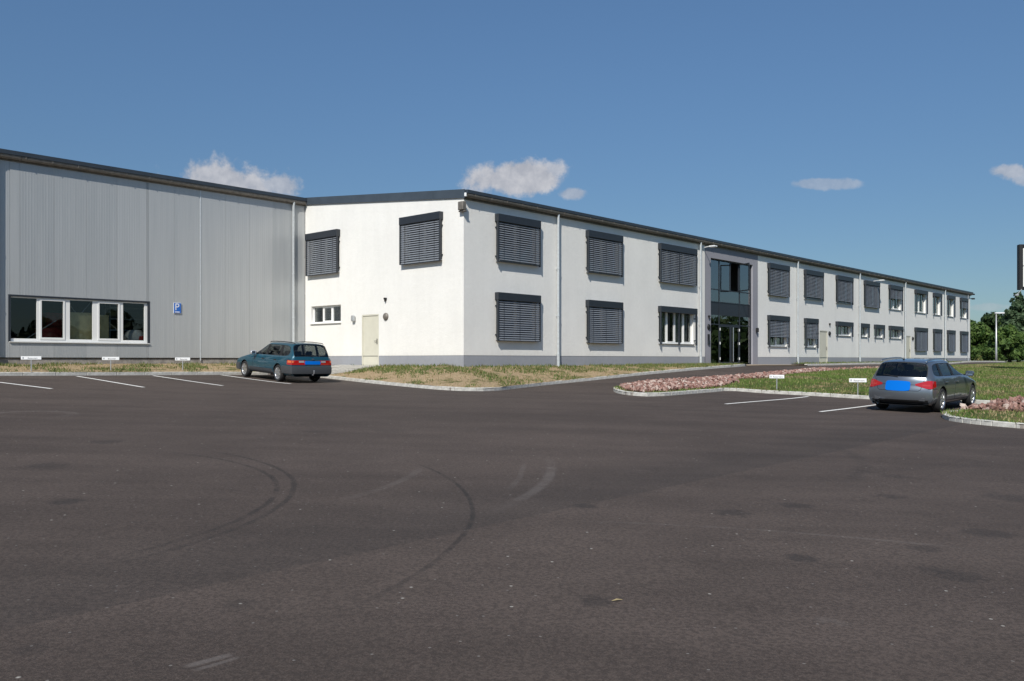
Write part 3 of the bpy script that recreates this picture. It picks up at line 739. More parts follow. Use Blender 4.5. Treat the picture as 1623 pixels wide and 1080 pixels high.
def window(parent, w, rot=0, blind=1.0, cols=2, dbl=False, cur=0, label=None, box=True, fy=.10, sill_white=False):
    a, b, z0, z1 = w[:4]; cx = (a + b) / 2
    h = hole_of(w) if box else w[:4]
    # frame (the window object itself)
    mb = MB(); t = .065; x0, x1, s0, s1 = h[0] - cx, h[1] - cx, h[2], h[3]
    x0 += .002; x1 -= .002; s0 += .002; s1 -= .002
    mb.box(x0, x1, fy, fy + .07, s0, s0 + t).box(x0, x1, fy, fy + .07, s1 - t, s1)
    mb.box(x0, x0 + t, fy + .003, fy + .067, s0 + t, s1 - t).box(x1 - t, x1, fy + .003, fy + .067, s0 + t, s1 - t)
    edges = [x0 + t]; wd = (x1 - x0 - 2 * t)
    for c in range(1, cols): 
        xm = x0 + t + wd * c / cols; mb.box(xm - .045, xm + .045, fy + .002, fy + .068, s0 + t, s1 - t); edges += [xm - .045, xm + .045]
    edges.append(x1 - t)
    o = mb.build('window', 'white_frame', parent)
    M_ = Matrix.Rotation(rot, 4, 'Z'); p = M_ @ Vector((cx, 0, 0)); o.location = p; o.rotation_euler = (0, 0, rot)
    if label: o['label'] = label
    for i in range(cols):
        e0, e1 = edges[2 * i], edges[2 * i + 1]
        sm = MB()
        if (i % 2 == 1 or cols == 1):   # opening sash
            q = .045
            sm.box(e0, e1, fy - .012, fy + .03, s0 + t, s0 + t + q).box(e0, e1, fy - .012, fy + .03, s1 - t - q, s1 - t)
            sm.box(e0, e0 + q, fy - .010, fy + .028, s0 + t + q, s1 - t - q).box(e1 - q, e1, fy - .010, fy + .028, s0 + t + q, s1 - t - q)
            sm.build('sash', 'white_frame', o)
        MB().box(e0 - .005, e1 + .005, fy + .032, fy + .040, s0 + t - .005, s1 - t + .005).build('pane', 'window_glass', o)
    # sill
    MB().box(x0 - .04, x1 + .04, -.07, fy - .002, s0 - .035, s0 - .004).build('sill', 'white_frame' if sill_white else 'sill_metal', o)
    if cur:
        V = []; Fc = []; n = 40; parts = ((x0 + t, x0 + t + wd * .30), (x1 - t - wd * .42, x1 - t)) if cur == 1 else ((x0 + t, x1 - t),)
        cm = MB()
        for (c0, c1) in parts:
            V = []; Fc = []
            for i in range(n + 1):
                x = c0 + (c1 - c0) * i / n; y = fy + .20 + .035 * math.sin(i * 1.3) + .02 * math.sin(i * .37)
                V += [(x, y, s0 + .02 + (.0)), (x, y, s1 - .03)]
            for i in range(n): Fc.append((2 * i, 2 * i + 2, 2 * i + 3, 2 * i + 1))
            cm.add(V, Fc)
        cm.build('curtain', 'curtain', o, True)
    if box:
        A, B = a - cx, b - cx
        MB().bbox(A, B, -.205, -.003, z1 - .30, z1, .008).build('blind_box', 'anthracite', o)
        for (g0, g1) in ((A + .01, A + .055), (B - .055, B - .01)):
            MB().box(g0, g1, -.190, -.105, z0, z1 - .30).build('guide_rail', 'anthracite', o)
        if a < 32:
            for zz in (z0 + .22, z1 - .55):
                for (e0, e1) in ((A + .02, A + .05), (B - .05, B - .02)): MB().box(e0, e1, -.105, .0, zz, zz + .05).build('bracket', 'anthracite', o)
        secs = [(A + .06, B - .06)]
        if dbl:
            MB().box(-.02, .02, -.190, -.105, z0, z1 - .30).build('guide_rail', 'anthracite', o); secs = [(A + .06, -.025), (.025, B - .06)]
        if blind > 0:
            zb = z1 - .30 - (z1 - .30 - z0) * blind; sl = MB(); pitch = .088; z = z1 - .31 - .04
            for (q0, q1) in secs:
                z = z1 - .36
                while z > zb + .03:
                    prof = [(-.118, z + .036), (-.133, z + .021), (-.153, z - .002), (-.172, z - .028)]
                    V = []; Fc = []
                    for (yy, zz) in prof: V += [(q0, yy, zz), (q1, yy, zz)]
                    for k in range(3): Fc.append((2 * k, 2 * k + 1, 2 * k + 3, 2 * k + 2))
                    sl.add(V, Fc); z -= pitch
            so_ = sl.build('slat', 'slat_metal', o, False); so_['kind'] = 'stuff'
            for (q0, q1) in secs:
                MB().box(q0, q1, -.172, -.116, zb - .01, zb + .022).build('bottom_rail', 'anthracite', o)
                if a > 32: continue
                for f in ((.12, .5, .88) if q1 - q0 > 1.6 else (.2, .8)):
                    x = q0 + (q1 - q0) * f; MB().box(x - .005, x + .005, -.181, -.177, zb, z1 - .30).build('ladder_cord', 'black_plastic', o)
    return o
for w in wins: window(root, w[:4], 0, w[4], w[5], w[6], w[7], w[8])
window(root, G1, R(-90), 1.0, 2); window(root, G2, R(-90), 1.0, 2)
window(root, G3, R(-90), 0, 3, box=False, fy=.12, sill_white=True, label='small white three light window without a blind')

def door(parent, h, rot, label):
    a, b, z0, z1 = h; cx = (a + b) / 2; A, B = a - cx + .002, b - cx - .002
    fr = MB().box(A, A + .05, .0, .10, z0, z1 - .002).box(B - .05, B, .0, .10, z0, z1 - .002).box(A + .05, B - .05, .002, .098, z1 - .055, z1 - .002)
    o = fr.build('door', 'cream_door', parent); p = Matrix.Rotation(rot, 4, 'Z') @ Vector((cx, 0, 0)); o.location = p; o.rotation_euler = (0, 0, rot)
    o['label'] = label
    MB().bbox(A + .053, B - .053, .03, .09, z0 + .01, z1 - .058, .004).build('leaf', 'cream_door', o)
    hd = MB().bbox(B - .16, B - .12, .015, .03, z0 + .92, z0 + 1.16, .004).tube([(B - .14, .02, z0 + 1.06), (B - .14, -.03, z0 + 1.06), (B - .27, -.03, z0 + 1.06)], .011, 8)
    hd.build('handle', 'black_plastic', o)
    return o
door(root, GD, R(-90), 'cream steel side door in the gable')
door(root, doorF[0], 0, 'cream steel door beside the narrow window'); door(root, doorF[1], 0, 'cream steel door at the far end')

# entrance glazing
ga, gb, g0, g1 = ent
gm = MB(); fy = .10; t = .055
xm1 = fx(1143); xm2 = fx(1175.2); Yl = 33 + .7387 * ga
zt = [zr(457.5, Yl), zr(477.5, Yl), zr(497.8, Yl), zr(513.5, Yl)]
xe = [ga + .002, xm1, xm2, gb - .002]
gm.box(xe[0], xe[0] + t, fy, fy + .08, g0, g1 - .002).box(xe[3] - t, xe[3], fy, fy + .08, g0, g1 - .002)
for x in (xm1, xm2): gm.box(x - .03, x + .03, fy + .003, fy + .077, g0, g1 - t)
gm.box(xe[0] + t, xe[3] - t, fy + .001, fy + .079, g1 - t, g1 - .002)
for i, z in enumerate(zt):
    gm.box(xe[0] + t, xm1 - .03, fy + .006, fy + .074, z - .025, z + .025).box(xm1 + .03, xm2 - .03, fy + .006, fy + .074, z - .025, z + .025).box(xm2 + .03, xe[3] - t, fy + .006, fy + .074, z - .025, z + .025)
go = gm.build('entrance_glazing', 'anthracite', root); go['label'] = 'two storey dark framed glazing over the entrance doors'
for c in range(3):
    x0 = [xe[0] + t, xm1 + .03, xm2 + .03][c]; x1 = [xm1 - .03, xm2 - .03, xe[3] - t][c]
    rows = [g0 + .03, zt[3], zt[2], zt[1], zt[0], g1 - t]
    for r in range(5):
        z0, z1 = rows[r] + .027, rows[r + 1] - .027
        if r == 2: MB().box(x0 + .002, x1 - .002, fy + .025, fy + .05, z0, z1).build('dark_panel', 'anthracite', go)
        elif c == 1 and r == 0: continue
        elif c == 1 and r == 4:
            # fixed glass left, open casement right
            xm = x0 + (x1 - x0) * .52
            MB().box(x0, xm, fy + .03, fy + .04, z0, z1).build('pane', 'entrance_glass', go)
            cs = MB().box(xm, xm + .05, fy, fy + .07, z0, z1)
            cs.build('casement_post', 'anthracite', go)
            Mx = Matrix.Translation((x1, fy + .08, 0)) @ Matrix.Rotation(R(62), 4, 'Z')
            wv = x1 - xm
            cs = MB().box(-wv, 0, 0, .05, z0, z0 + .06, Mx).box(-wv, 0, 0, .05, z1 - .06, z1, Mx).box(-wv, -wv + .06, 0, .05, z0 + .06, z1 - .06, Mx).box(-.06, 0, 0, .05, z0 + .06, z1 - .06, Mx)
            co = cs.build('open_casement', 'anthracite', go)
        else: MB().box(x0 - .003, x1 + .003, fy + .03, fy + .04, z0 - .003, z1 + .003).build('pane', 'entrance_glass', go)
dr = MB(); x0, x1 = xm1 + .03, xm2 - .03; z1 = zt[3] - .027; xd = x0 + (x1 - x0) * .56
for (p, q) in ((x0 + .005, xd - .004), (xd + .004, x1 - .005)):
    dm = MB().box(p, p + .09, fy + .01, fy + .07, g0 + .01, z1).box(q - .09, q, fy + .01, fy + .07, g0 + .01, z1).box(p + .09, q - .09, fy + .012, fy + .068, z1 - .09, z1).box(p + .09, q - .09, fy + .012, fy + .068, g0 + .01, g0 + .13)
    do = dm.build('entrance_door', 'anthracite', root)
    MB().box(p + .087, q - .087, fy + .03, fy + .04, g0 + .127, z1 - .087).build('pane', 'entrance_glass', do)
    if p > x0 + .5: MB().tube([(p + .12, fy - .07, g0 + .15), (p + .12, fy - .07, z1 - .1)], .028, 10).build('pull_bar', 'alloy', do)
    hg = MB()
    for zz in (g0 + .25, g0 + 1.1, z1 - .3): hg.box((p if p < xd - .5 else q - .05), (p + .05 if p < xd - .5 else q), fy - .02, fy + .008, zz, zz + .14)
    hg.build('hinge', 'sign_white', do)
# stair and wall behind the glazing
st = MB()
for i in range(9): st.box(ga + .6 + i * .3, ga + .9 + i * .3, 3.2, 4.4, EYE + .0 + i * .17, EYE + .06 + i * .17)
st.build('stair', 'concrete', root)

# roof, fascia, gutter, downpipes
rz = ZT + .0
def sheet(name, x0, x1, s0, s1, zt_, th, m, parent):
    a0, a1 = zt_(s0), zt_(s1)
    mb = MB().add([(x0, s0, a0 - th), (x1, s0, a0 - th), (x1, s1, a1 - th), (x0, s1, a1 - th), (x0, s0, a0), (x1, s0, a0), (x1, s1, a1), (x0, s1, a1)],
                  [(0, 3, 2, 1), (4, 5, 6, 7), (0, 1, 5, 4), (1, 2, 6, 5), (2, 3, 7, 6), (3, 0, 4, 7)])
    return mb.build(name, m, parent)
rt = lambda s: slope(s) + .31
sheet('roof', -.02, LW + .12, -.25, DW, rt, .125, 'roof_metal', root)
sheet('eave_board', .03, LW + .05, -.05, .02, lambda s: slope(s) + .17, .22, 'gutter_zinc', root)
n = 6; ed = [-.10 + (TW - .02 + .10) * i / n for i in range(n + 1)]
for a, b in zip(ed, ed[1:]):
    sheet('fascia', -.055, -.023, a + .004, b - .004, lambda s: slope(s) + .325, .33, 'fascia_metal', root)
sheet('fascia', LW + .125, LW + .15, -.10, 8, lambda s: slope(s) + .325, .33, 'fascia_metal', root)
def gutter(parent, x0, x1, y, ztop, r=.085, m='gutter_zinc', n=10, seg=6.0):
    """half-round gutter pieces along x at outer face y"""
    k = max(1, round((x1 - x0) / seg))
    for i in range(k):
        a = x0 + (x1 - x0) * i / k + .006; b = x0 + (x1 - x0) * (i + 1) / k - .006; V = []; Fc = []
        prof = [(y - r * math.cos(q), ztop - r * math.sin(q) * 1.6) for q in [math.pi * j / n for j in range(n + 1)]]
        prof = prof + [(yy * 1.0 + (.008 if yy < y else -.008), zz + .006) for yy, zz in prof[::-1]]
        mm = len(prof)
        for (yy, zz) in prof: V += [(a, yy, zz), (b, yy, zz)]
        for j in range(mm - 1): Fc.append((2 * j, 2 * j + 1, 2 * j + 3, 2 * j + 2))
        Fc += [tuple(range(0, 2 * mm, 2)), tuple(range(1, 2 * mm, 2))[::-1]]
        mesh_obj('gutter', V, Fc, m, parent, False)
    br = MB(); x = x0 + .4
    while x < x1:
        br.box(x, x + .03, y - r - .012, y - r + .0, ztop - r * .9, ztop + .01); x += .9
    br.build('gutter_bracket', m, parent)['kind'] = 'stuff'
gutter(root, -.015, LW + .06, -.15, ZT + .145)
def downpipe(parent, x, y, ztop, zbot, gy, gz, r=.052, name='downpipe'):
    mb = MB().tube([(x, gy, gz), (x, gy, gz - .10), (x, y, ztop - .15), (x, y, zbot + .45)], r, 12)
    mb.tube([(x, y, zbot + .46), (x, y, zbot - .15)], r * 1.35, 12)
    o = mb.build(name, 'pipe_zinc', parent, True)
    smooth_by_angle(o, 50)
    for z in (zbot + .47, zbot + 2.1, zbot + 4.1): MB().tube([(x, y, z), (x, y, z + .05)], r * 1.22, 12).box(x - .012, x + .012, y, y + .12, z + .01, z + .04).build('pipe_clip', 'pipe_zinc', o)
for u in (881.0, 1107, 1261.5, 1360, 1432.4, 1495.6, 1531.9):
    downpipe(root, fx(u), -.14, ZT - .02, ZB + .02, -.15, ZT + .06, .052 if u < 1530 else .025)
# gutter end funnel at the corner
MB().bbox(-.10, -.018, -.20, -.11, ZT + .02, ZT + .17, .02).build('gutter_end', 'sign_white', root)

# wall lamps and sensors (parts)
def onwall(name, x, z, rot, build, m, label=None):
    mb = MB(); build(mb); o = mb.build(name, m, root); o.location = Matrix.Rotation(rot, 4, 'Z') @ Vector((x, 0, 0)) + Vector((0, 0, z)); o.rotation_euler = (0, 0, rot)
    if label: o['label'] = label
    return o
G = R(-90)
def spot(mb): mb.bbox(-.09, .09, -.16, -.03, -.13, .13, .03).box(-.03, .03, -.03, 0, -.05, .05)
def bulk(mb): mb.lathe([(.0, -.09), (.10, -.085), (.14, -.06), (.155, -.03), (.155, 0)], 20)
def sens(mb): mb.bbox(-.06, .06, -.10, 0, -.02, .06, .012).bbox(-.03, .03, -.09, -.02, -.10, -.02, .01)
def flood(mb):
    mb.tube([(0, 0, 0), (0, -.45, .05)], .022, 8).bbox(-.15, .15, -.78, -.42, -.02, .06, .02).bbox(-.05, .05, -.04, 0, -.09, .09, .01)
def cornerlamp(mb): mb.bbox(-.14, .14, -.22, -.02, -.16, .16, .02).bbox(-.16, .16, -.16, -.01, -.22, -.17, .01)
def gz(u, v): return zr(v, L2W(0, gs(u)).y)
def fz(u, v): return zr(v, L2W(fx(u), 0).y)
onwall('wall_lamp', -gs(562.3), gz(562.3, 505), G, spot, 'galvanised', 'grey angled wall lamp left of the cream gable door')
o = onwall('wall_lamp', -gs(612), gz(612, 502), G, bulk, 'gutter_zinc', 'round bulkhead lamp right of the cream gable door'); smooth_by_angle(o)
onwall('motion_sensor', -gs(612), gz(612, 474.5), G, sens, 'black_plastic')
onwall('floodlight', .03, EYE + 5.83, G, cornerlamp, 'gutter_zinc', 'grey box floodlight high on the gable corner')
onwall('motion_sensor', fx(1122.6), fz(1122.6, 502), 0, sens, 'black_plastic'); onwall('wall_lamp', fx(1122.6), fz(1122.6, 518.5), 0, bulk, 'black_plastic', 'round dark lamp left of the entrance')
o = onwall('intercom', fx(1122.5), fz(1122.5, 535), 0, lambda mb: mb.bbox(-.09, .09, -.05, 0, -.17, .17, .008), 'black_plastic')
onwall('letterbox', fx(1122.5), fz(1122.5, 543), 0, lambda mb: mb.bbox(-.09, .09, -.08, 0, -.12, .10, .008), 'anthracite')
onwall('wall_lamp', fx(1198), fz(1198, 523.5), 0, spot, 'black_plastic', 'dark square lamp right of the entrance')
onwall('floodlight', fx(1114), fz(1114, 393), 0, flood, 'lamp_glass', 'white arm floodlight under the eave by the entrance')
onwall('floodlight', fx(1384.5), fz(1384.5, 446), 0, flood, 'lamp_glass', 'white arm floodlight under the eave at the far half')
onwall('wall_lamp', fx(1294.9), fz(1295, 528.8), 0, bulk, 'black_plastic'); onwall('wall_lamp', fx(1314.3), fz(1314, 529), 0, bulk, 'black_plastic'); onwall('motion_sensor', fx(1314.2), fz(1314, 514), 0, sens, 'black_plastic')
onwall('wall_lamp', fx(1446.3), fz(1446, 537), 0, bulk, 'black_plastic'); onwall('wall_lamp', fx(1429.5), fz(1429, 524), 0, spot, 'galvanised')
for z_ in (zr(467, 83), zr(474, 83)):
    MB().tube([(LW, .1, z_), (LW + .5, -.1, z_ + .05)], .03, 6).bbox(LW + .4, LW + .7, -.25, 0, z_ - .05, z_ + .08, .02).build('floodlight', 'black_plastic', root)

# ------------------------------------------------------------------ grey hall
hall = empty('metal_hall', L2W(0, TW), ROT)
tag(hall, 'grey ribbed metal industrial hall with a wide white framed window', 'building')
HZ0 = EYE + .095; HZT = EYE + 7.1; XL = -24.0
hwx0, hwx1, hwz0, hwz1 = hx(15.5), hx(235.5), EYE + .665, EYE + 2.30
seams = [hx(u) for u in (85.6, 136.5, 185.4, 232, 276, 317.8, 357, 395.7, 432.4, 465.5)]
p_ = seams[0]; left = []
while p_ > XL: p_ -= 1.15; left.append(p_)
seams = left[::-1] + seams + [-.02]
def rib_panel(x0, x1, z0, z1, name='wall_panel'):
    n = 12; w = (x1 - x0 - .006) / n; V = []; prof = []
    for i in range(n):
        a = x0 + .003 + i * w
        prof += [(a, 0), (a + w * .62, 0), (a + w * .72, -.0024), (a + w * .90, -.0024)]
    prof.append((x1 - .003, 0)); prof = [(x0 + .003, .03)] + prof + [(x1 - .003, .03)]
    for (x, y) in prof: V += [(x, y, z0), (x, y, z1)]
    Fc = [(2 * j, 2 * j + 2, 2 * j + 3, 2 * j + 1) for j in range(len(prof) - 1)]
    return mesh_obj(name, V, Fc, 'panel_metal', hall)
for a, b in zip(seams, seams[1:]):
    if b <= hwx0 + .01 or a >= hwx1 - .01: rib_panel(a, b, HZ0, HZT); continue
    cuts = sorted({a, b, *[c for c in (hwx0, hwx1) if a < c < b]})
    for c, d in zip(cuts, cuts[1:]):
        if c >= hwx0 - .01 and d <= hwx1 + .01: rib_panel(c, d, HZ0, hwz0 - .01); rib_panel(c, d, hwz1 + .01, HZT)
        else: rib_panel(c, d, HZ0, HZT)
sx = seams[-6]
MB().bbox(hx(317.8) - .018, hx(317.8) + .018, -.014, .02, HZ0 - .12, HZT, .004).build('cover_strip', 'pipe_zinc', hall)
# backing with window opening, sides, back
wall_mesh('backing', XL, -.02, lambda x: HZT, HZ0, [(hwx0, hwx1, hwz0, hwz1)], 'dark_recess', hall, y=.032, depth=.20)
MB().add([(XL, 0, ZB - .6), (XL, 25, ZB - .6), (XL, 25, HZT + 2.3), (XL, 0, HZT)], [(0, 1, 2, 3)]).add([(XL, 25, ZB - .6), (0, 25, ZB - .6), (0, 25, HZT + 2.3), (XL, 25, HZT + 2.3)], [(0, 1, 2, 3)]) \
    .add([(0, DW - TW, ZB), (0, 25, ZB), (0, 25, HZT + 2.3), (0, DW - TW, HZT + .9)], [(0, 1, 2, 3)]).build('side_wall', 'panel_metal', hall)
pw = (0 - XL) / 6
for i in range(6): MB().bbox(XL + i * pw + .006, XL + (i + 1) * pw - .006, .05, .3, EYE - .75, HZ0 - .004, .004).build('plinth', 'concrete', hall)
MB().box(XL, -.02, .02, .045, HZ0 - .035, HZ0 - .002).build('shadow_line', 'dark_recess', hall)  # near-black strip standing in for the shadow line between panels and plinth
rh = lambda s: HZT + .33 + .0945 * s
sheet('roof', XL, -.03, -.24, 25, rh, .15, 'roof_metal', hall)
sheet('eave_board', XL, -.03, -.03, .03, lambda s: HZT + .20, .24, 'gutter_zinc', hall)
gutter(hall, XL, -.05, -.13, HZT + .145, .085, 'pipe_zinc' if False else 'gutter_zinc')
sheet('roof', 0.0, LW, DW - TW, 25, lambda s: slope(0) + .31 + .0945 * (s + TW), .1, 'roof_metal', hall)
downpipe(hall, hx(463.2), -.10, HZT, EYE - .2, -.14, HZT + .1)
downpipe(hall, hx(-6), -.10, HZT, EYE - .2, -.14, HZT + .1)
# hall window
def hu(xz): return hx(xz / 4.909)
wm = MB(); fy = .05
cols_ = [hu(88), (hu(290), hu(325)), (hu(497), hu(548)), (hu(725), hu(775)), (hu(925), hu(962)), hu(1128)]
X0, X1 = hwx0 + .03, hwx1 - .03
wm.box(X0, X1, fy, fy + .08, hwz0, hwz0 + .11).box(X0, X1, fy, fy + .08, hwz1 - .07, hwz1 - .03)
wm.box(X0, cols_[0], fy + .002, fy + .078, hwz0 + .11, hwz1 - .07).box(cols_[5], X1, fy + .002, fy + .078, hwz0 + .11, hwz1 - .07)
for (a, b) in cols_[1:5]: wm.box(a, b, fy + .002, fy + .078, hwz0 + .11, hwz1 - .07)
hw = wm.build('window', 'white_frame', hall); hw['label'] = 'wide white framed five pane window'
edges = [cols_[0], *[q for c in cols_[1:5] for q in c], cols_[5]]
for i in range(5):
    MB().box(edges[2 * i] - .003, edges[2 * i + 1] + .003, fy + .035, fy + .043, hwz0 + .108, hwz1 - .068).build('pane', 'window_glass', hw)
    if i in (1, 3):
        a, b = edges[2 * i], edges[2 * i + 1]; q = .05
        MB().box(a - .05, b + .05, fy - .02, fy - .001, hwz0 + .09, hwz0 + .16).box(a - .05, b + .05, fy - .02, fy - .001, hwz1 - .13, hwz1 - .07).box(a - .05, a + .01, fy - .018, fy - .001, hwz0 + .16, hwz1 - .13).box(b - .01, b + .05, fy - .018, fy - .001, hwz0 + .16, hwz1 - .13).build('sash', 'white_frame', hw)
MB().box(hwx0 - .05, hwx1 + .05, -.012, .16, hwz1 - .028, hwz1 + .035).box(hwx0 - .05, hwx0 + .028, -.010, .12, hwz0 - .02, hwz1 - .03).box(hwx1 - .028, hwx1 + .05, -.010, .12, hwz0 - .02, hwz1 - .03).build('surround', 'anthracite', hw)
MB().box(hwx0 - .03, hwx1 + .03, -.06, fy - .003, hwz0 - .03, hwz0 - .004).build('sill', 'white_frame', hw)
# interior of the hall
MB().box(XL + .1, -.1, .4, 9, EYE - .15, EYE - .02).build('floor_slab', 'interior_floor', hall)
MB().box(XL + .1, -.1, 9.0, 9.1, EYE - .02, HZT - .1).box(XL + .1, XL + .2, .4, 8.98, EYE - .02, HZT - .1).build('inner_wall', 'interior_dark', hall)
def hp(x, y, z=EYE): return (P0 + T * x + S * (TW + y)) + Vector((0, 0, z))
def inhall(name, label, cat, x, y, build, m, rz=0.0):
    mb = MB(); build(mb); o = mb.build(name, m); o.location = hp(x, y, EYE - .02); o.rotation_euler = (0, 0, ROT + rz); return tag(o, label, cat)
ct = inhall('crate', 'large red crate behind the second pane of the hall window', 'crate', hu(410) + .35, 1.1, lambda mb: mb.bbox(-.5, .5, -.3, .3, 0, 1.22, .02), 'red_paint')
MB().box(-.52, .52, -.33, -.30, .4, .46).box(-.52, .52, -.33, -.30, .85, .91).box(-.02, .02, -.32, -.302, 0, 1.2).build('batten', 'red_paint', ct)
inhall('red_cabinet', 'tall faded red cabinet standing behind the red crate in the hall', 'cabinet', hu(452) + .62, 2.0, lambda mb: mb.bbox(-.42, .42, -.3, .3, 0, 1.85, .02).box(-.005, .005, -.31, -.30, .1, 1.8), 'red_paint')
inhall('wooden_board', 'pale upright board behind the middle pane of the hall window', 'board', hu(640) + .1, .30, lambda mb: mb.bbox(-.62, .52, -.02, .02, 0, 1.82, .006), 'board')
inhall('wooden_board', 'narrow pale board leaning behind the fourth pane of the hall window', 'board', hu(812) + .1, .33, lambda mb: mb.bbox(-.2, .2, -.02, .02, 0, 1.76, .006), 'board')
bgo = inhall('sack', 'white sack with a red patch behind the last pane of the hall window', 'sack', hu(1062) + .2, .62, lambda mb: mb.lathe([(.0, .55), (.25, .53), (.36, .42), (.40, .28), (.38, .1), (.3, 0)], 18, Matrix.Translation((0, 0, .68)) @ Matrix.Rotation(R(90), 4, 'X')), 'bag')
MB().bbox(-.30, .30, -.25, .25, -.02, .66, .02).build('sack_base', 'interior_dark', bgo); MB().bbox(.0, .22, -.40, -.33, .8, .98, .02).build('red_patch', 'red_paint', bgo); smooth_by_angle(bgo)
def rods(mb):
    for (a, b, c, d) in ((-2.2, 2.45, -1.0, .9), (-1.0, 2.45, -2.2, .9)): mb.tube([(a + 1.5, 0, b), (c + 1.5, 0, d)], .018, 6)
    mb.tube([(-2.3, 0, .55), (-.9, 0, 1.5)], .018, 6).tube([(1.0, 0, 1.5), (2.3, 0, .4)], .018, 6).tube([(-2.9, 0, 0), (-2.9, 0, 5)], .05, 6).tube([(2.9, 0, 0), (2.9, 0, 5)], .05, 6)
inhall('wind_bracing', 'crossed steel bracing rods behind the hall window', 'bracing', hu(640) + .15, .45, rods, 'steel')
def rk(mb):
    for z in (.3, .75, 1.2, 1.65, 2.1): mb.bbox(-.9, .9, -.25, .25, z, z + .05, .005)
    for x in (-.9, .87):
        for y in (-.25, .22): mb.box(x, x + .03, y, y + .03, 0, 2.3)
inhall('storage_rack', 'steel shelving behind the last pane of the hall window', 'rack', hu(1050) + .45, 1.5, rk, 'steel')

# ------------------------------------------------------------------ signs
def text_mesh(name, s, size, m, parent, loc, rot):
    c = bpy.data.curves.new(name, 'FONT'); c.body = s; c.size = size; c.align_x = 'CENTER'; c.align_y = 'CENTER'; c.extrude = .001
    o = bpy.data.objects.new(name, c); COL.objects.link(o); bpy.context.view_layer.update()
    me = bpy.data.meshes.new_from_object(o.evaluated_get(bpy.context.evaluated_depsgraph_get())); bpy.data.objects.remove(o)
    me.materials.clear(); me.materials.append(MATS[m]); o = bpy.data.objects.new(name, me); link(o, parent); o.location = loc; o.rotation_euler = rot
    return o
ps = MB().bbox(-.19, .19, -.018, 0, -.25, .25, .006).build('parking_sign', 'sign_white'); tag(ps, 'blue parking sign with a white P on the grey hall wall', 'parking sign')
xs_ = hx(280.5); w = hp(xs_, -.02, 0); ps.location = (w.x, w.y, zr(488.7, w.y)); ps.rotation_euler = (0, 0, ROT); ps.scale = (.84, 1, .86)
MB().bbox(-.18, .18, -.024, -.0185, -.24, .24, .002).build('blue_face', 'sign_blue', ps)
text_mesh('letter', 'P', .46, 'sign_white', ps, (-.02, -.0255, .04), (R(90), 0, 0))
MB().box(-.13, .11, -.027, -.0245, -.205, -.165).build('caption_line', 'sign_white', ps)

def nameboard(u, v_top, v_bot, v_foot, wpx, txt, label, Y, rz, fy_=None):
    sc = Y / F; X = (u - 811.5) * sc; zt_ = EYE + (571 - v_top) * sc; zb_ = EYE + (571 - v_bot) * sc; zf = EYE + (571 - v_foot) * sc
    root_ = empty('name_board', (X, Y, zf), rz); tag(root_, label, 'sign', 'small white name boards on posts at the parking bays')
    hh = zt_ - zb_; zc = (zt_ + zb_) / 2 - zf; w = wpx * sc / max(.5, abs(math.cos(rz)))
    MB().bbox(-w / 2, w / 2, -.018, 0, zc - hh / 2, zc + hh / 2, .004).build('board', 'sign_white', root_)
    MB().tube([(0, .012, -.3), (0, .012, zc + hh / 3)], .018, 8).build('post', 'galvanised', root_)
    text_mesh('lettering', txt, hh * .62, 'sign_text', root_, (w * .07, -.0195, zc - .01), (R(90), 0, 0))
    MB().box(-w * .42, -w * .36, -.0198, -.0182, zc - hh * .25, zc + hh * .25).build('emblem', 'slat_metal', root_)
nameboard(49.5, 565, 570.3, 590, 27, 'Reserviert', 'small white name board on a post left of the other two before the hall', 28.6, R(20))
nameboard(175.5, 566, 571, 590, 23.5, 'Besucher', 'small white name board on a post under the hall window right end', 30.9, R(20))
nameboard(289.5, 567, 571.7, 590, 21, 'Besucher', 'small white name board on a post below the blue parking sign', 32.9, R(20))
nameboard(1231.2, 594.4, 600, 617.5, 21.5, 'Reserviert', 'white name board on a post at the edge of the lawn near the rubble', 30.95, R(-18))
nameboard(1359.6, 600, 606.2, 627.5, 24.5, 'Reserviert', 'white name board on a post just left of the grey estate car', 29.0, R(-18))

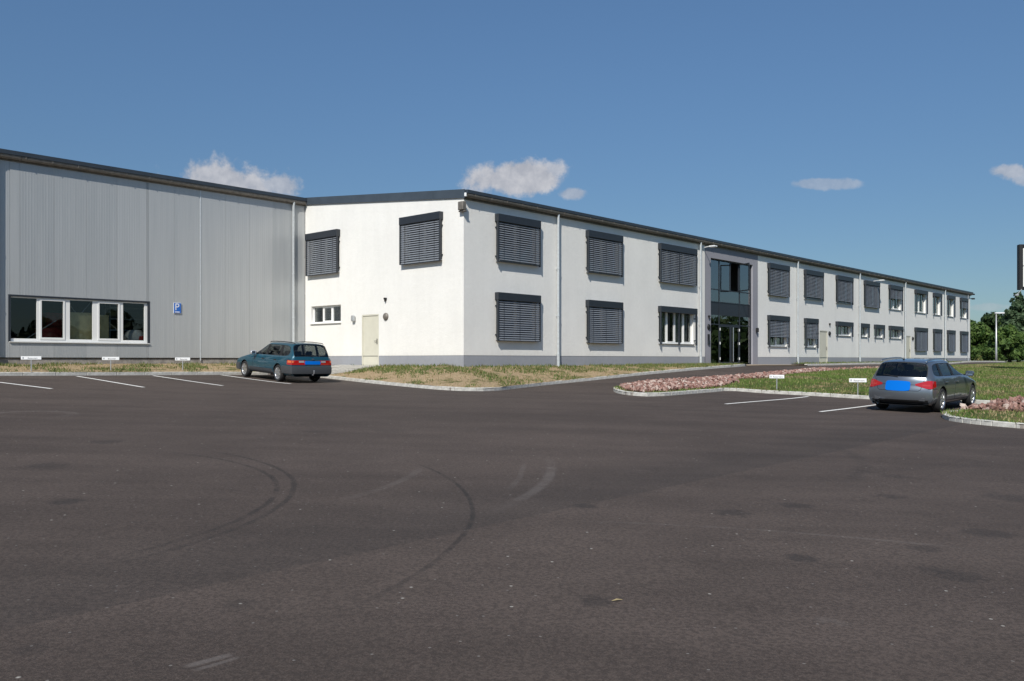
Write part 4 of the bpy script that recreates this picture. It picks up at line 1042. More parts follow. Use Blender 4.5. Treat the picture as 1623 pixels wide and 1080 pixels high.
# ------------------------------------------------------------------ rubble stones
def stone_meshes(n=14):
    out = []
    for i in range(n):
        bm = bmesh.new(); vs = []
        for k in range(13):
            p = Vector([random.gauss(0, 1) for _ in range(3)]).normalized(); p = Vector((p.x * random.uniform(.38, .56), p.y * random.uniform(.3, .46), p.z * random.uniform(.24, .4)))
            vs.append(bm.verts.new(p))
        r = bmesh.ops.convex_hull(bm, input=vs); bmesh.ops.delete(bm, geom=[g for g in r['geom_interior'] if isinstance(g, bmesh.types.BMVert)], context='VERTS')
        me = bpy.data.meshes.new('stone'); bm.to_mesh(me); bm.free(); me.materials.append(MATS['red_stone']); out.append(me)
    return out
SM_ = stone_meshes()
def stone_bed(poly, zf, label, n, smin, smax, mound, cap=300, holes=None):
    A = np.array([tuple(p) for p in poly]); pts = []
    cand = rng.uniform(A.min(0), A.max(0), (n * 12, 2)); cand = cand[inside_v(cand[:, 0], cand[:, 1], A)][:n]
    de = densify([Vector(p) for p in A] + [Vector(A[0])], .3, False); dB = np.array([tuple(p) for p in de])
    zg = zf(cand[:, 0], cand[:, 1]); db = dmin(cand[:, 0], cand[:, 1], dB)
    bed = region('stone_bed', [tuple(p) for p in A], lambda x, y: zf(x, y) + .012 + mound * np.clip(dmin(x, y, dB) / 1.0, 0, 1), 'stone_soil', .35, 'structure', label)
    order = np.argsort(cand[:, 1] * 1.0); mb = MB(); cnt = 0
    for i in order:
        x, y = cand[i]; s = random.uniform(smin, smax); z = zg[i] + mound * min(1, db[i]) + random.uniform(-.0, .35) * s + .01
        rot = (random.uniform(0, 6.3), random.uniform(0, 6.3), random.uniform(0, 6.3))
        if cnt < cap:
            o = bpy.data.objects.new('stone', random.choice(SM_)); link(o, bed); o.location = (x, y, z); o.rotation_euler = rot; o.scale = (s, s, s)
        else:
            me = random.choice(SM_); M_ = Matrix.Translation((x, y, z)) @ Matrix.Rotation(rot[0], 4, 'X') @ Matrix.Rotation(rot[2], 4, 'Z') @ Matrix.Scale(s, 4)
            mb.add([M_ @ v.co for v in me.vertices], [tuple(p.vertices) for p in me.polygons])
        cnt += 1
    if mb.v: o = mb.build('loose_stones', 'red_stone', bed); o['kind'] = 'stuff'; o['label'] = 'broken reddish stones'
# main bed on the island tip and along the drive
fd = [Vector(p) for p in front_d]; tip_in = []
for i in range(len(fd) - 1):
    d = (fd[i + 1] - fd[i]).normalized(); q = fd[i] + Vector((-d.y, d.x)) * .30
    if q.y > 27 and q.x < 8.2 and i > 1: tip_in.append(q)
    if fd[i].x > 7.6: break
tip_in = tip_in[:-1]
inner = [gp(1172, 612).xy, gp(1160, 606).xy, gp(1215, 602.5).xy, gp(1262, 595.5).xy, gp(1330, 590.5).xy]
bed1 = tip_in + inner + [p.xy if hasattr(p, 'z') else p for p in [rear[7] * 1.0, rear[6], rear[5], rear[4], rear[3], rear[2], rear[1]]]
stone_bed(bed1, lawn_z, 'bed of broken reddish stones on the kerbed island and along the drive', 5200, .08, .19, .16, 300)
strip = [gp(1330, 590.5).xy, gp(1390, 587.6).xy, gp(1470, 585.6).xy, rear_d[-1] * 0 + rear[9], rear[8], rear[7]]
stone_bed(strip, lawn_z, 'thin line of reddish stones between lawn and drive further back', 500, .09, .18, .03, 0)
pile = [p.xy for p in (gp(1518, 658), gp(1560, 660.5), gp(1600, 662.5), gp(1624, 665), gp(1660, 668))] + [Vector((17.6, 24.6)), Vector((16.2, 25.4)), Vector((14.9, 25.0)), Vector((13.9, 23.9))]
stone_bed(pile, lawn_z, 'pile of reddish broken stones on the nearest island right of the grey car', 1200, .09, .25, .27, 295)

# ------------------------------------------------------------------ grass
def blades(name, poly, zf, m, n, hmin, hmax, w, label, maskf=None, near=None):
    A = np.array(poly); lo, hi = A.min(0), A.max(0)
    if near is not None: lo = np.maximum(lo, near[0]); hi = np.minimum(hi, near[1])
    P = rng.uniform(lo, hi, (n * 3, 2)); P = P[inside_v(P[:, 0], P[:, 1], A)]
    if maskf is not None: P = P[maskf(P)]
    P = P[:n]; z = zf(P[:, 0], P[:, 1]); k = len(P)
    a = rng.uniform(0, 2 * np.pi, k); hh = rng.uniform(hmin, hmax, k); ww = w * rng.uniform(.6, 1.4, k); ln = rng.normal(0, .45, (k, 2)) * hh[:, None]
    V = np.zeros((k, 3, 3)); dx = np.cos(a) * ww / 2; dy = np.sin(a) * ww / 2
    V[:, 0] = np.stack([P[:, 0] - dx, P[:, 1] - dy, z - .01], 1); V[:, 1] = np.stack([P[:, 0] + dx, P[:, 1] + dy, z - .01], 1)
    V[:, 2] = np.stack([P[:, 0] + ln[:, 0], P[:, 1] + ln[:, 1], z + hh], 1)
    o = fast_tris(name, V, m); tag(o, label, 'grass' if False else None, kind='stuff'); return o
def nmask(scale, thr, sharp=.12, seed=0.0, wallbias=None):
    def f(P):
        v = np.array([noise.noise((a * scale + seed, b * scale, 3.1)) + .45 * noise.noise((a * scale * 3.3, b * scale * 3.3 + seed, 7.7)) for a, b in P])
        if wallbias is not None: v = v + wallbias(P)
        return v > thr + rng.normal(0, sharp, len(P))
    return f
def near_wall(P):
    d = P - np.array([P0.x, P0.y]); x = d @ np.array([T.x, T.y]); s = d @ np.array([S.x, S.y])
    f = np.where(x > 0, -s, -x); f = np.where((x < 0) & (s > 7), 1.6, f)
    return np.where(f < 1.5, .34, 0) - .10 + .14 * (x > 10)
def notpath(P):
    d = P - np.array([P0.x, P0.y]); x = d @ np.array([T.x, T.y]); s = d @ np.array([S.x, S.y]); return ~inside_v(x, s, PL)
mk = nmask(.75, .03, .10, 2.0, near_wall)
blades('grass', bank_poly_l, bank_z, 'grass_bank', 70000, .05, .13, .035, 'young green grass tufts on the sandy bank', lambda P: mk(P) & notpath(P))
blades('dry_grass', bank_poly_l, bank_z, 'straw', 16000, .03, .08, .03, 'sparse straw stalks on the sandy bank', notpath)
blades('grass', far_poly, far_strip_z, 'grass_bank', 16000, .05, .14, .05, 'grass on the narrow verge at the far half of the building')
def not_stones(P): return ~(inside_v(P[:, 0], P[:, 1], np.array([tuple(p) for p in bed1])) | inside_v(P[:, 0], P[:, 1], np.array([tuple(p) for p in pile])))
lm = nmask(.42, -.02, .14, 9.0); nb = ((2, 15), (46, 76))
blades('lawn_grass', lawn_poly, lawn_z, 'grass_lawn', 190000, .04, .10, .03, 'short green grass of the lawn', lambda P: lm(P) & not_stones(P), nb)
blades('dry_grass', lawn_poly, lawn_z, 'straw', 60000, .03, .09, .03, 'straw coloured dry grass in patches on the lawn', lambda P: ~lm(P) & not_stones(P), nb)

# ------------------------------------------------------------------ trees
def crown_mesh(rad, hgt, n, leaf, conifer=False, seed=0):
    r = np.random.default_rng(seed); nb_ = 26; C = []
    for i in range(nb_):
        if conifer:
            f = (i + .5) / nb_; rr = rad * (1 - f)**.8 * .62; a = i * 2.4; C.append((rr * math.cos(a), rr * math.sin(a), hgt * (.06 + .9 * f), max(.35, rad * .42 * (1 - f) + .3)))
        else:
            a = r.uniform(0, 6.28); f = r.uniform(0, 1); e = math.sin(math.pi * (.12 + .80 * f))**.7; rr = rad * e * r.uniform(.25, .82)
            C.append((rr * math.cos(a), rr * math.sin(a), hgt * (.10 + .80 * f), rad * r.uniform(.22, .42)))
    C = np.array(C); w = C[:, 3]**2; idx = r.choice(nb_, n, p=w / w.sum()); d = r.normal(size=(n, 3)); d /= np.linalg.norm(d, axis=1)[:, None]
    p = C[idx, :3] + d * (C[idx, 3] * r.uniform(.55, 1.08, n))[:, None] * np.array([1, 1, .8]); p[:, 2] = np.maximum(p[:, 2], .05)
    e1 = r.normal(size=(n, 3)); e1 /= np.linalg.norm(e1, axis=1)[:, None]; e2 = np.cross(e1, d); e2 /= np.linalg.norm(e2, axis=1)[:, None] + 1e-9
    s = (leaf * r.uniform(.6, 1.4, n))[:, None]; V = np.stack([p - e1 * s * .5, p + e1 * s * .5, p + e2 * s], 1); return V, C
def tree(x, y, z, rad, hgt, m, label, trunk=1.2, n=7000, leaf=.30, conifer=False, seed=0, group='trees beyond the far end of the drive'):
    t = empty('tree', (x, y, z)); tag(t, label, 'tree', group)
    V, C = crown_mesh(rad, hgt, n, leaf, conifer, seed); V = V + np.array([0, 0, trunk * .5]); o = fast_tris('crown', V, m, t)
    mb = MB().tube([(0, 0, -.4), (.05, 0, trunk), (.0, .1, trunk + hgt * .35), (.1, 0, trunk + hgt * .8)], [.24, .19, .12, .03], 8)
    for c in C[::3]: mb.tube([(0, 0, max(trunk * .7, c[2] * .6)), (c[0] * .5, c[1] * .5, c[2] * .8 + trunk * .3), (c[0], c[1], c[2] + trunk * .5)], [.08, .05, .015], 5, False)
    mb.build('trunk', 'bark', t); return t
def at(u, Y): return (u - 811.5) / F * Y
specs = [(1528, 118, 3.6, 5.2, 'leaf_mid', 'rounded green tree half hidden by the far corner of the building', 0), (1549, 112, 3.0, 4.4, 'leaf_mid', 'low light green tree right of the building corner', 0),
         (1566, 120, 4.2, 5.7, 'leaf_dark', 'dense dark tree left of the street lamp', 0), (1588, 116, 3.6, 6.1, 'leaf_dark', 'dark tree directly behind the street lamp', 0),
         (1614, 104, 3.2, 8.3, 'leaf_bluegreen', 'tall feathery blue green tree below the framed sign', 1), (1640, 108, 4.2, 7.6, 'leaf_mid', 'tall broad tree cut by the right edge of the picture', 0),
         (1600, 98, 2.2, 3.6, 'leaf_mid', 'low bush like tree in front of the blue green tree', 0), (1672, 112, 4.4, 7.5, 'leaf_dark', 'dark tree beyond the right edge behind the framed sign', 0)]
for i, (u, Y, r_, h_, m_, lab, con) in enumerate(specs):
    tree(at(u, Y), Y, EYE - .35, r_, h_, m_, lab, .8, 9000, .34, bool(con), 40 + i)
WV = []
for i in range(21):
    a = R(-70 + i * 5.6); x, y = 92 * math.cos(a) - 8, 92 * math.sin(a) + 4
    V, C = crown_mesh(6.5, 8.0 + 1.5 * math.sin(i * 2.1), 2600, .75, False, 80 + i); WV.append(V + np.array([x, y, -.3]))
tag(fast_tris('woods', np.concatenate(WV), 'leaf_dark'), 'belt of dark woods across the car park mirrored in the window panes', kind='stuff')
for i, (u, Y, r_, h_, lab) in enumerate(((1556, 100, .8, 1.0, 'small yellowish bush at the foot of the trees'), (1572, 95, 1.4, 1.6, 'low green bush left of the lamp post foot'))):
    V, C = crown_mesh(r_, h_, 1500, .22, False, 60 + i); o = fast_tris('bush', V, 'grass_bank' if i == 0 else 'leaf_mid'); o.location = (at(u, Y), Y, EYE - .35); tag(o, lab, 'bush')

# ------------------------------------------------------------------ street lamp and framed sign
Y = 93; lx = at(1579, Y); z0 = EYE - .4
sl_ = empty('street_lamp', (lx, Y, z0)); tag(sl_, 'slim grey street lamp with a flat head before the trees', 'street lamp')
o = MB().tube([(0, 0, 0), (0, 0, 1.2), (0, 0, 5.35)], [.13, .10, .06], 10).build('pole', 'galvanised', sl_, True)
MB().bbox(-.15, .85, -.12, .12, 5.35, 5.50, .03).build('lamp_head', 'lamp_glass', sl_)
Y = 46; bx_ = at(1615.5, Y); fs = empty('framed_sign', (bx_, Y, 0), R(-8)); tag(fs, 'raised sign board in a black frame at the right edge of the picture', 'sign board')
zb_, zt_ = zr(459.5, Y), zr(387.5, Y)
f_ = MB().bbox(0, .20, 0, .30, zb_, zt_, .02).bbox(4.2, 4.4, 0, .30, zb_, zt_, .02).bbox(.201, 4.199, 0, .30, zb_, zb_ + .16, .02).bbox(.201, 4.199, 0, .30, zt_ - .18, zt_, .02)
f_.build('frame', 'black_plastic', fs)
MB().bbox(.202, 4.198, .05, .25, zb_ + .162, zt_ - .182, .004).build('panel', 'sign_white', fs)
MB().box(.21, 4.19, .035, .048, zb_ + 1.25, zb_ + 1.29).build('panel_joint', 'slat_metal', fs)
for x in (1.0, 3.4):
    MB().tube([(x, .15, H(bx_ + x, Y) - .3), (x, .15, zb_)], .09, 10).build('post', 'galvanised', fs)
for x in (.12, .60, 2.2, 3.6):
    l_ = MB().tube([(x, 0, zb_ + .02), (x - .42, -.45, zb_ - .30)], .022, 6).bbox(x - .52, x - .36, -.55, -.40, zb_ - .36, zb_ - .27, .015).build('sign_lamp', 'galvanised', fs)

lf = gp(978, 957); LS = .55; lm_ = MB().add([(-.07, 0, .0), (0, -.018, .012), (.07, 0, .004), (0, .02, .014), (-.07, 0, -.004), (0, -.018, .006), (.07, 0, -.002), (0, .02, .008)], [(0, 1, 2, 3), (7, 6, 5, 4), (0, 4, 5, 1), (1, 5, 6, 2), (2, 6, 7, 3), (3, 7, 4, 0)])
lo_ = lm_.build('fallen_leaf', 'straw'); lo_.location = (lf.x, lf.y, lf.z + .008); lo_.scale = (LS, LS, LS); lo_.rotation_euler = (0, 0, .3); tag(lo_, 'small dry yellowish leaf lying alone on the dark asphalt', 'leaf')
#CARS#
# ------------------------------------------------------------------ cars
def car_shell(spec):
    h = spec['h']; zb = spec['zb']; rows = 12; P = []
    for (xl, xb, xt, zt, mode, wl, wt) in spec['cols']:
        c = []; belt = spec['belt'](xb)
        ylow = [0, .80, .93, .985, 1.0, .985]; zlow = [zb, zb, zb + .05, .42, .62, .80]
        for j in range(6): c.append([xl, ylow[j] * h * wl, min(zlow[j], zt)])
        if mode == 'r':
            c.append([xb, .955 * h * wl, belt]); c.append([xb, .925 * h * wl, belt + .02])
            c += [[xt, wt * h, zt - .105], [xt, (wt - .05) * h, zt - .045], [xt, .40 * h, zt - .008], [xt, 0, zt]]
        else:
            c.append([xb, .945 * h * wl, min(belt, zt - .02) if zt > zb + .1 else zt]); c.append([xb, .90 * h * wl, zt - .006 if zt > zb + .1 else zt])
            c += [[xt, wt * h, zt], [xt, (wt - .06) * h, zt + .003], [xt, .40 * h, zt + .012], [xt, 0, zt + .015]]
        P.append(c)
    n = len(P)
    for i, c in enumerate(P):
        for p in c:
            q = (p[1] / h)**2
            if i < spec['iF']: p[0] -= spec['nose'] * q
            elif i in (spec['iF'], spec['iF'] + 1) : 
                if c.index(p) >= 8: p[0] -= .14 * q - .07
            elif i >= spec['iR']: p[0] += spec['tail'] * q
    V = []; idx = {}; F = []; MI = []
    def vid(i, j, s):
        if j in (0, 11): s = 1
        k = (i, j, s)
        if k not in idx: idx[k] = len(V); p = P[i][j]; V.append((p[0], p[1] * s, p[2]))
        return idx[k]
    for i in range(n - 1):
        for j in range(rows - 1):
            m = 0
            if j == 0: m = 3
            if j == 7 and i in spec['side']: m = 1
            if j == 7 and i in spec['pill']: m = 2
            if i == spec['iF'] and j in (9, 10): m = 1
            if i == spec['iRg'] and j in (9, 10): m = 1
            if i == spec['iRg'] and j == 8 and spec.get('wideglass'): m = 1
            for s in (1, -1):
                f = [vid(i, j, s), vid(i + 1, j, s), vid(i + 1, j + 1, s), vid(i, j + 1, s)]
                if s == -1: f = f[::-1]
                F.append(f); MI.append(m)
    me = bpy.data.meshes.new('shell'); bm = bmesh.new(); vs = [bm.verts.new(v) for v in V]
    for f, m in zip(F, MI):
        u = []
        for k in f:
            if vs[k] not in u: u.append(vs[k])
        if len(u) > 2:
            try: bm.faces.new(u).material_index = m
            except ValueError: pass
    bmesh.ops.remove_doubles(bm, verts=bm.verts, dist=1e-4)
    # end caps
    bmesh.ops.holes_fill(bm, edges=[e for e in bm.edges if e.is_boundary], sides=0)
    bmesh.ops.recalc_face_normals(bm, faces=bm.faces)
    cl = bm.edges.layers.float.new('crease_edge')
    for e in bm.edges:
        ms = {f.material_index for f in e.link_faces}
        if len(ms) > 1: e[cl] = .75 if 3 not in ms else .5
    bm.to_mesh(me); bm.free()
    for m in (spec['paint'], 'car_glass', 'black_plastic', 'black_plastic', 'dark_recess'): me.materials.append(MATS[m])
    o = bpy.data.objects.new('shell', me); COL.objects.link(o)
    sm = o.modifiers.new('s', 'SUBSURF'); sm.levels = sm.render_levels = 3
    cut = MB()
    for x in (0, spec['wb']):
        for s in (1, -1):
            y0, y1 = sorted((s * h * .60, s * (h + .2)))
            M_ = Matrix.Translation((x, 0, spec['wr'] + .01))
            cut.lathe([(0.001, y0), (spec['arch'], y0), (spec['arch'], y1), (.001, y1)], 40, M_)
    co = cut.build('cut', 'dark_recess'); b2 = bmesh.new(); b2.from_mesh(co.data); bmesh.ops.remove_doubles(b2, verts=b2.verts, dist=2e-3)
    bmesh.ops.recalc_face_normals(b2, faces=b2.faces); b2.to_mesh(co.data); b2.free()
    dg = bpy.context.evaluated_depsgraph_get(); dg.update()
    full = bpy.data.meshes.new_from_object(o.evaluated_get(dg))
    bm_ = o.modifiers.new('b', 'BOOLEAN'); bm_.object = co; bm_.operation = 'DIFFERENCE'; bm_.solver = 'EXACT'
    bm_.material_mode = 'TRANSFER'
    dg = bpy.context.evaluated_depsgraph_get(); dg.update()
    res = bpy.data.meshes.new_from_object(o.evaluated_get(dg)); 
    bpy.data.objects.remove(o); bpy.data.objects.remove(co)
    bmf = bmesh.new(); bmf.from_mesh(full); bvh = BVHTree.FromBMesh(bmf); bmf.free()
    if len(res.polygons) < 200: res = full
    return res, bvh

def split_shell(res, root_, spec, tints):
    mnames = [m.name if m else '' for m in res.materials]
    gi = [i for i, n_ in enumerate(mnames) if n_.startswith('car_glass')]
    bm = bmesh.new(); bm.from_mesh(res); bm.faces.ensure_lookup_table()
    gl = {f for f in bm.faces if f.material_index in gi}; seen = set(); isl = []
    for f in gl:
        if f in seen: continue
        st = [f]; seen.add(f); cur = []
        while st:
            q = st.pop(); cur.append(q)
            for e in q.edges:
                for g in e.link_faces:
                    if g in gl and g not in seen: seen.add(g); st.append(g)
        isl.append(cur)
    for cur in isl:
        vm = {}; V = []; Fc = []
        c = sum((f.calc_center_median() for f in cur), Vector()) / len(cur)
        for f in cur:
            ff = []
            for v in f.verts:
                if v not in vm: vm[v] = len(V); V.append(v.co - v.normal * .006)
                ff.append(vm[v])
            Fc.append(ff)
        if len(cur) < 4: continue
        nm = 'side_window' if abs(c.y) > .3 else ('windscreen' if c.x > 1 else 'rear_window')
        m = 'car_glass_dark' if (tints and nm != 'windscreen') else 'car_glass'
        mesh_obj(nm, V, Fc, m, root_, True)
        # rubber seal round the pane
        bd = [e for f in cur for e in f.edges if sum(1 for g in e.link_faces if g in gl) == 1]
        sl = MB()
        for e in bd:
            a, b = e.verts[0], e.verts[1]; na, nb_ = a.normal * .003, b.normal * .003
            ia = (c - a.co).normalized() * .022; ib = (c - b.co).normalized() * .022
            sl.add([a.co + na, b.co + nb_, b.co + nb_ + ib, a.co + na + ia], [(0, 1, 2, 3)])
        sl.build('window_seal', 'black_plastic', root_)
    bmesh.ops.delete(bm, geom=list(gl), context='FACES')
    me = bpy.data.meshes.new('body'); bm.to_mesh(me); bm.free()
    for m in res.materials: me.materials.append(m)
    b = bpy.data.objects.new('body', me); link(b, root_); smooth_by_angle(b, 40); return b

def patch(bvh, grid, off, m, name, parent, skirt=.01):
    """grid: rows of (origin, direction); first hit from inside outwards"""
    nr, nc = len(grid), len(grid[0]); V = []; ok = []; D_ = []
    for row in grid:
        for (o_, d_) in row:
            d_ = Vector(d_).normalized(); hit = bvh.ray_cast(Vector(o_), d_)
            p = hit[0] if hit[0] is not None else Vector(o_) + d_ * .5
            V.append(p + d_ * off); D_.append(d_); ok.append(hit[0] is not None)
    Fc = [(i * nc + j, i * nc + j + 1, (i + 1) * nc + j + 1, (i + 1) * nc + j) for i in range(nr - 1) for j in range(nc - 1)]
    ring = [j for j in range(nc)] + [i * nc + nc - 1 for i in range(1, nr)] + [(nr - 1) * nc + j for j in range(nc - 2, -1, -1)] + [i * nc for i in range(nr - 2, 0, -1)]
    b = len(V); V += [V[k] - D_[k] * (off + skirt) for k in ring]
    for i in range(len(ring)): Fc.append((ring[i], ring[(i + 1) % len(ring)], b + (i + 1) % len(ring), b + i))
    o = mesh_obj(name, V, Fc, m, parent); return smooth_by_angle(o, 45)
def side_rays(x0, x1, z0, z1, s, nx, nz, shear=0.0):
    return [[((x0 + (x1 - x0) * i / nx + shear * j / nz, 0, z0 + (z1 - z0) * j / nz), (0, s, 0)) for i in range(nx + 1)] for j in range(nz + 1)]
def rear_rays(y0, y1, z0, z1, ny, nz): return [[((0, y0 + (y1 - y0) * i / ny, z0 + (z1 - z0) * j / nz), (-1, 0, 0)) for i in range(ny + 1)] for j in range(nz + 1)]
def wheel(root_, x, y, r, w, spokes, twin):
    s = 1 if y > 0 else -1
    t_ = MB().lathe([(r - .10, -w / 2), (r - .03, -w / 2 - .004), (r - .006, -w / 2 + .03), (r, -w / 2 + .07), (r, w / 2 - .07), (r - .006, w / 2 - .03), (r - .03, w / 2 + .004), (r - .10, w / 2)], 36, close=True)
    o = t_.build('wheel', 'rubber', root_, True); o.location = (x, y, r)
    smooth_by_angle(o, 40)
    rr = r - .098; d = s * (w / 2)
    MB().lathe([(rr + .004, d), (rr - .018, d + s * .002), (rr - .03, d - s * .04), (rr - .03, -d)], 36).build('rim', 'alloy', o, True)
    MB().lathe([(0.001, d - s * .09), (rr - .028, d - s * .09)], 30).build('brake_disc', 'gutter_zinc' if False else 'dark_recess', o)
    sp = MB()
    for k in range(spokes):
        for da in ((-.13, .13) if twin else (0,)):
            M_ = Matrix.Rotation(2 * math.pi * k / spokes + da + .3, 4, 'Y')
            hw = .017 if twin else .040
            y0, y1 = sorted((d - s * .035, d - s * .008))
            sp.add([M_ @ Vector(p) for p in ((-hw * 1.3, y0, .02), (hw * 1.3, y0, .02), (hw * 1.3, y1, .02), (-hw * 1.3, y1, .02), (-hw, y0, rr - .015), (hw, y0, rr - .015), (hw, y1, rr - .015), (-hw, y1, rr - .015))],
                   [(0, 1, 2, 3), (7, 6, 5, 4), (0, 4, 5, 1), (1, 5, 6, 2), (2, 6, 7, 3), (3, 7, 4, 0)])
    sp.lathe([(0.001, d - s * .002), (.035, d - s * .004), (.06, d - s * .02), (.065, d - s * .04)], 16)
    sp.build('spokes', 'alloy', o)
def sweep_bumper(root_, pts, z0, z1, m, name, out=.035, steps=6):
    """pts: plan contour (x, y); profile bulges outwards"""
    V = []; Fc = []; n = len(pts)
    prof = [(0, z0), (out * .75, z0 + .015), (out, z0 + (z1 - z0) * .35), (out, z0 + (z1 - z0) * .70), (out * .8, z1 - .012), (0, z1), (-.05, z1), (-.05, z0)]
    for i, p in enumerate(pts):
        a = Vector(pts[max(i - 1, 0)]); b = Vector(pts[min(i + 1, n - 1)]); t = (b - a).normalized(); nr = Vector((t.y, -t.x))
        for (o_, z) in prof: V.append((p[0] + nr.x * o_, p[1] + nr.y * o_, z))
    k = len(prof)
    for i in range(n - 1):
        for j in range(k): Fc.append((i * k + j, i * k + (j + 1) % k, (i + 1) * k + (j + 1) % k, (i + 1) * k + j))
    Fc += [tuple(range(k)), tuple((n - 1) * k + j for j in range(k))[::-1]]
    o = mesh_obj(name, V, Fc, m, root_); return smooth_by_angle(o, 35)
def plan(bvh, z, xr=-.3, rear=True, n=36, xc=None):
    """contour of the body at height z round one end, from one side to the other"""
    pts = []; xc = xc if xc is not None else xr
    for i in range(n + 1):
        a = math.pi * i / n
        d = Vector((-math.sin(a), math.cos(a), 0)) if rear else Vector((math.sin(a), -math.cos(a), 0))
        # stretched rays so that corners are well sampled
        h_ = bvh.ray_cast(Vector((xc, 0, z)), d)
        if h_[0] is not None: pts.append((h_[0].x, h_[0].y))
    return pts
def seats(root_, xs_, h, zt):
    for x in xs_:
        for y in ((-.36, .36) if x > .3 else (-.42, 0, .42)):
            sb = MB().bbox(-.07, .07, -.22 if x > .3 else -.20, .22 if x > .3 else .20, -.35, .27, .04, Matrix.Translation((x, y, .78 - .14 * (x < .3))) @ Matrix.Rotation(R(-12), 4, 'Y'))
            sb.bbox(-.05, .05, -.12, .12, .30, .46, .03, Matrix.Translation((x, y, .78 - .14 * (x < .3))) @ Matrix.Rotation(R(-10), 4, 'Y'))
            sb.build('seat', 'upholstery', root_)
    MB().bbox(1.55, 2.0, -.62, .62, .60, .90, .05).bbox(-.9, 1.9, -.66, .66, .30, .42, .03).build('cabin_floor', 'upholstery', root_)
    q = MB()
    for k in range(24):
        a, b = 2 * math.pi * k / 24, 2 * math.pi * (k + 1) / 24
        q.tube([(1.42, .36 + .18 * math.cos(a), .88 + .18 * math.sin(a)), (1.42, .36 + .18 * math.cos(b), .88 + .18 * math.sin(b))], .014, 5, False)
    q.build('steering_wheel', 'black_plastic', root_)
def place_car(root_, p, fwd, wb):
    f = Vector((fwd[0], fwd[1], 0)).normalized(); l = Vector((-f.y, f.x, 0))
    z0 = H(p[0], p[1]); z1 = H(p[0] + f.x * wb, p[1] + f.y * wb); zl = H(p[0] + l.x * .8, p[1] + l.y * .8); zr_ = H(p[0] - l.x * .8, p[1] - l.y * .8)
    f3 = Vector((f.x * wb, f.y * wb, z1 - z0)).normalized(); l3 = Vector((l.x * 1.6, l.y * 1.6, zl - zr_)).normalized(); up = f3.cross(l3).normalized(); l3 = up.cross(f3)
    M_ = Matrix((f3, l3, up)).transposed().to_4x4(); M_.translation = Vector((p[0], p[1], z0 + .004)); root_.matrix_world = M_
def mirror(root_, x, y, z, m, s):
    mb = MB().bbox(-.06, .07, -.11, .11, -.07, .08, .035, Matrix.Translation((x, s * (y + .13), z)) @ Matrix.Rotation(s * R(-8), 4, 'Z'))
    o = mb.build('wing_mirror', m, root_); smooth_by_angle(o, 50)
    MB().bbox(-.066, -.0605, -.09, .09, -.05, .06, .002, Matrix.Translation((x, s * (y + .13), z))).build('mirror_glass', 'chrome', o)
    MB().box(x - .03, x + .03, min(s * (y - .03), s * (y + .05)), max(s * (y - .03), s * (y + .05)), z - .05, z - .01).build('mirror_foot', 'black_plastic', root_)

def seam(bvh, root_, pts, s, w=.010, name='door_seam', ax='y'):
    """dark gap along a polyline given as (x, z) on the side or (y, z) at the rear"""
    rows = []
    for i, (a, z) in enumerate(pts):
        p0 = Vector(pts[max(i - 1, 0)]); p1 = Vector(pts[min(i + 1, len(pts) - 1)]); t = (p1 - p0).normalized(); nn = Vector((-t.y, t.x)) * w / 2
        r_ = []
        for sg in (-1, 1):
            q = Vector((a, z)) + nn * sg
            r_.append(((q.x, 0, q.y), (0, s, 0)) if ax == 'y' else ((0, q.x, q.y), (-1, 0, 0)))
        rows.append(r_)
    patch(bvh, rows, .0018, 'dark_recess', name, root_, .004)
def line(a, b, n): return [(a[0] + (b[0] - a[0]) * i / n, a[1] + (b[1] - a[1]) * i / n) for i in range(n + 1)]

# --- silver grey estate
spec = dict(h=.855, zb=.20, wb=2.81, wr=.325, arch=.375, paint='silver_paint', nose=.26, tail=.25, belt=lambda x: .925 + .018 * max(0, (2 - x)) / 3 * 1.3,
    cols=[(3.52, 3.50, 3.50, .22, 'h', .84, .80), (3.66, 3.64, 3.62, .30, 'h', .88, .82), (3.70, 3.68, 3.66, .52, 'h', .90, .82), (3.60, 3.58, 3.56, .70, 'h', .93, .82), (3.25, 3.25, 3.25, .80, 'h', .98, .82), (2.80, 2.75, 2.75, .895, 'h', 1, .82),
          (2.42, 2.30, 2.02, .975, 'h', 1, .82), (1.80, 1.72, 1.22, 1.375, 'r', 1, .765), (1.14, 1.14, 1.02, 1.422, 'r', 1, .765), (1.00, 1.00, .92, 1.425, 'r', 1, .765), (.14, .12, .08, 1.425, 'r', 1, .765),
          (0, -.02, -.02, 1.42, 'r', 1, .765), (-.58, -.60, -.40, 1.395, 'r', .985, .75), (-.80, -.80, -.66, 1.35, 'r', .96, .73), (-.92, -.90, -.93, .935, 'h', .95, .80), (-.965, -.955, -.965, .85, 'h', .95, .80), (-.985, -.98, -.985, .70, 'h', .955, .80),
          (-1.03, -1.02, -1.02, .60, 'h', .97, .80), (-1.03, -1.02, -1.02, .40, 'h', .97, .80), (-.98, -.98, -.98, .27, 'h', .95, .80), (-.85, -.85, -.85, .21, 'h', .9, .8)],
    iF=6, iR=13, iRg=13, side=(6, 7, 9, 11), pill=(8, 10), wideglass=True)
gc = empty('parked_car', (0, 0, 0)); tag(gc, 'silver grey estate car with red tail lamps parked at the lawn, rear towards us', 'car')
res, bvh = car_shell(spec); split_shell(res, gc, spec, True)
for x in (0, 2.81):
    for s in (1, -1): wheel(gc, x, s * (.855 - .125), .325, .22, 5, True)
seats(gc, (1.05, .1), .9, 1.4)
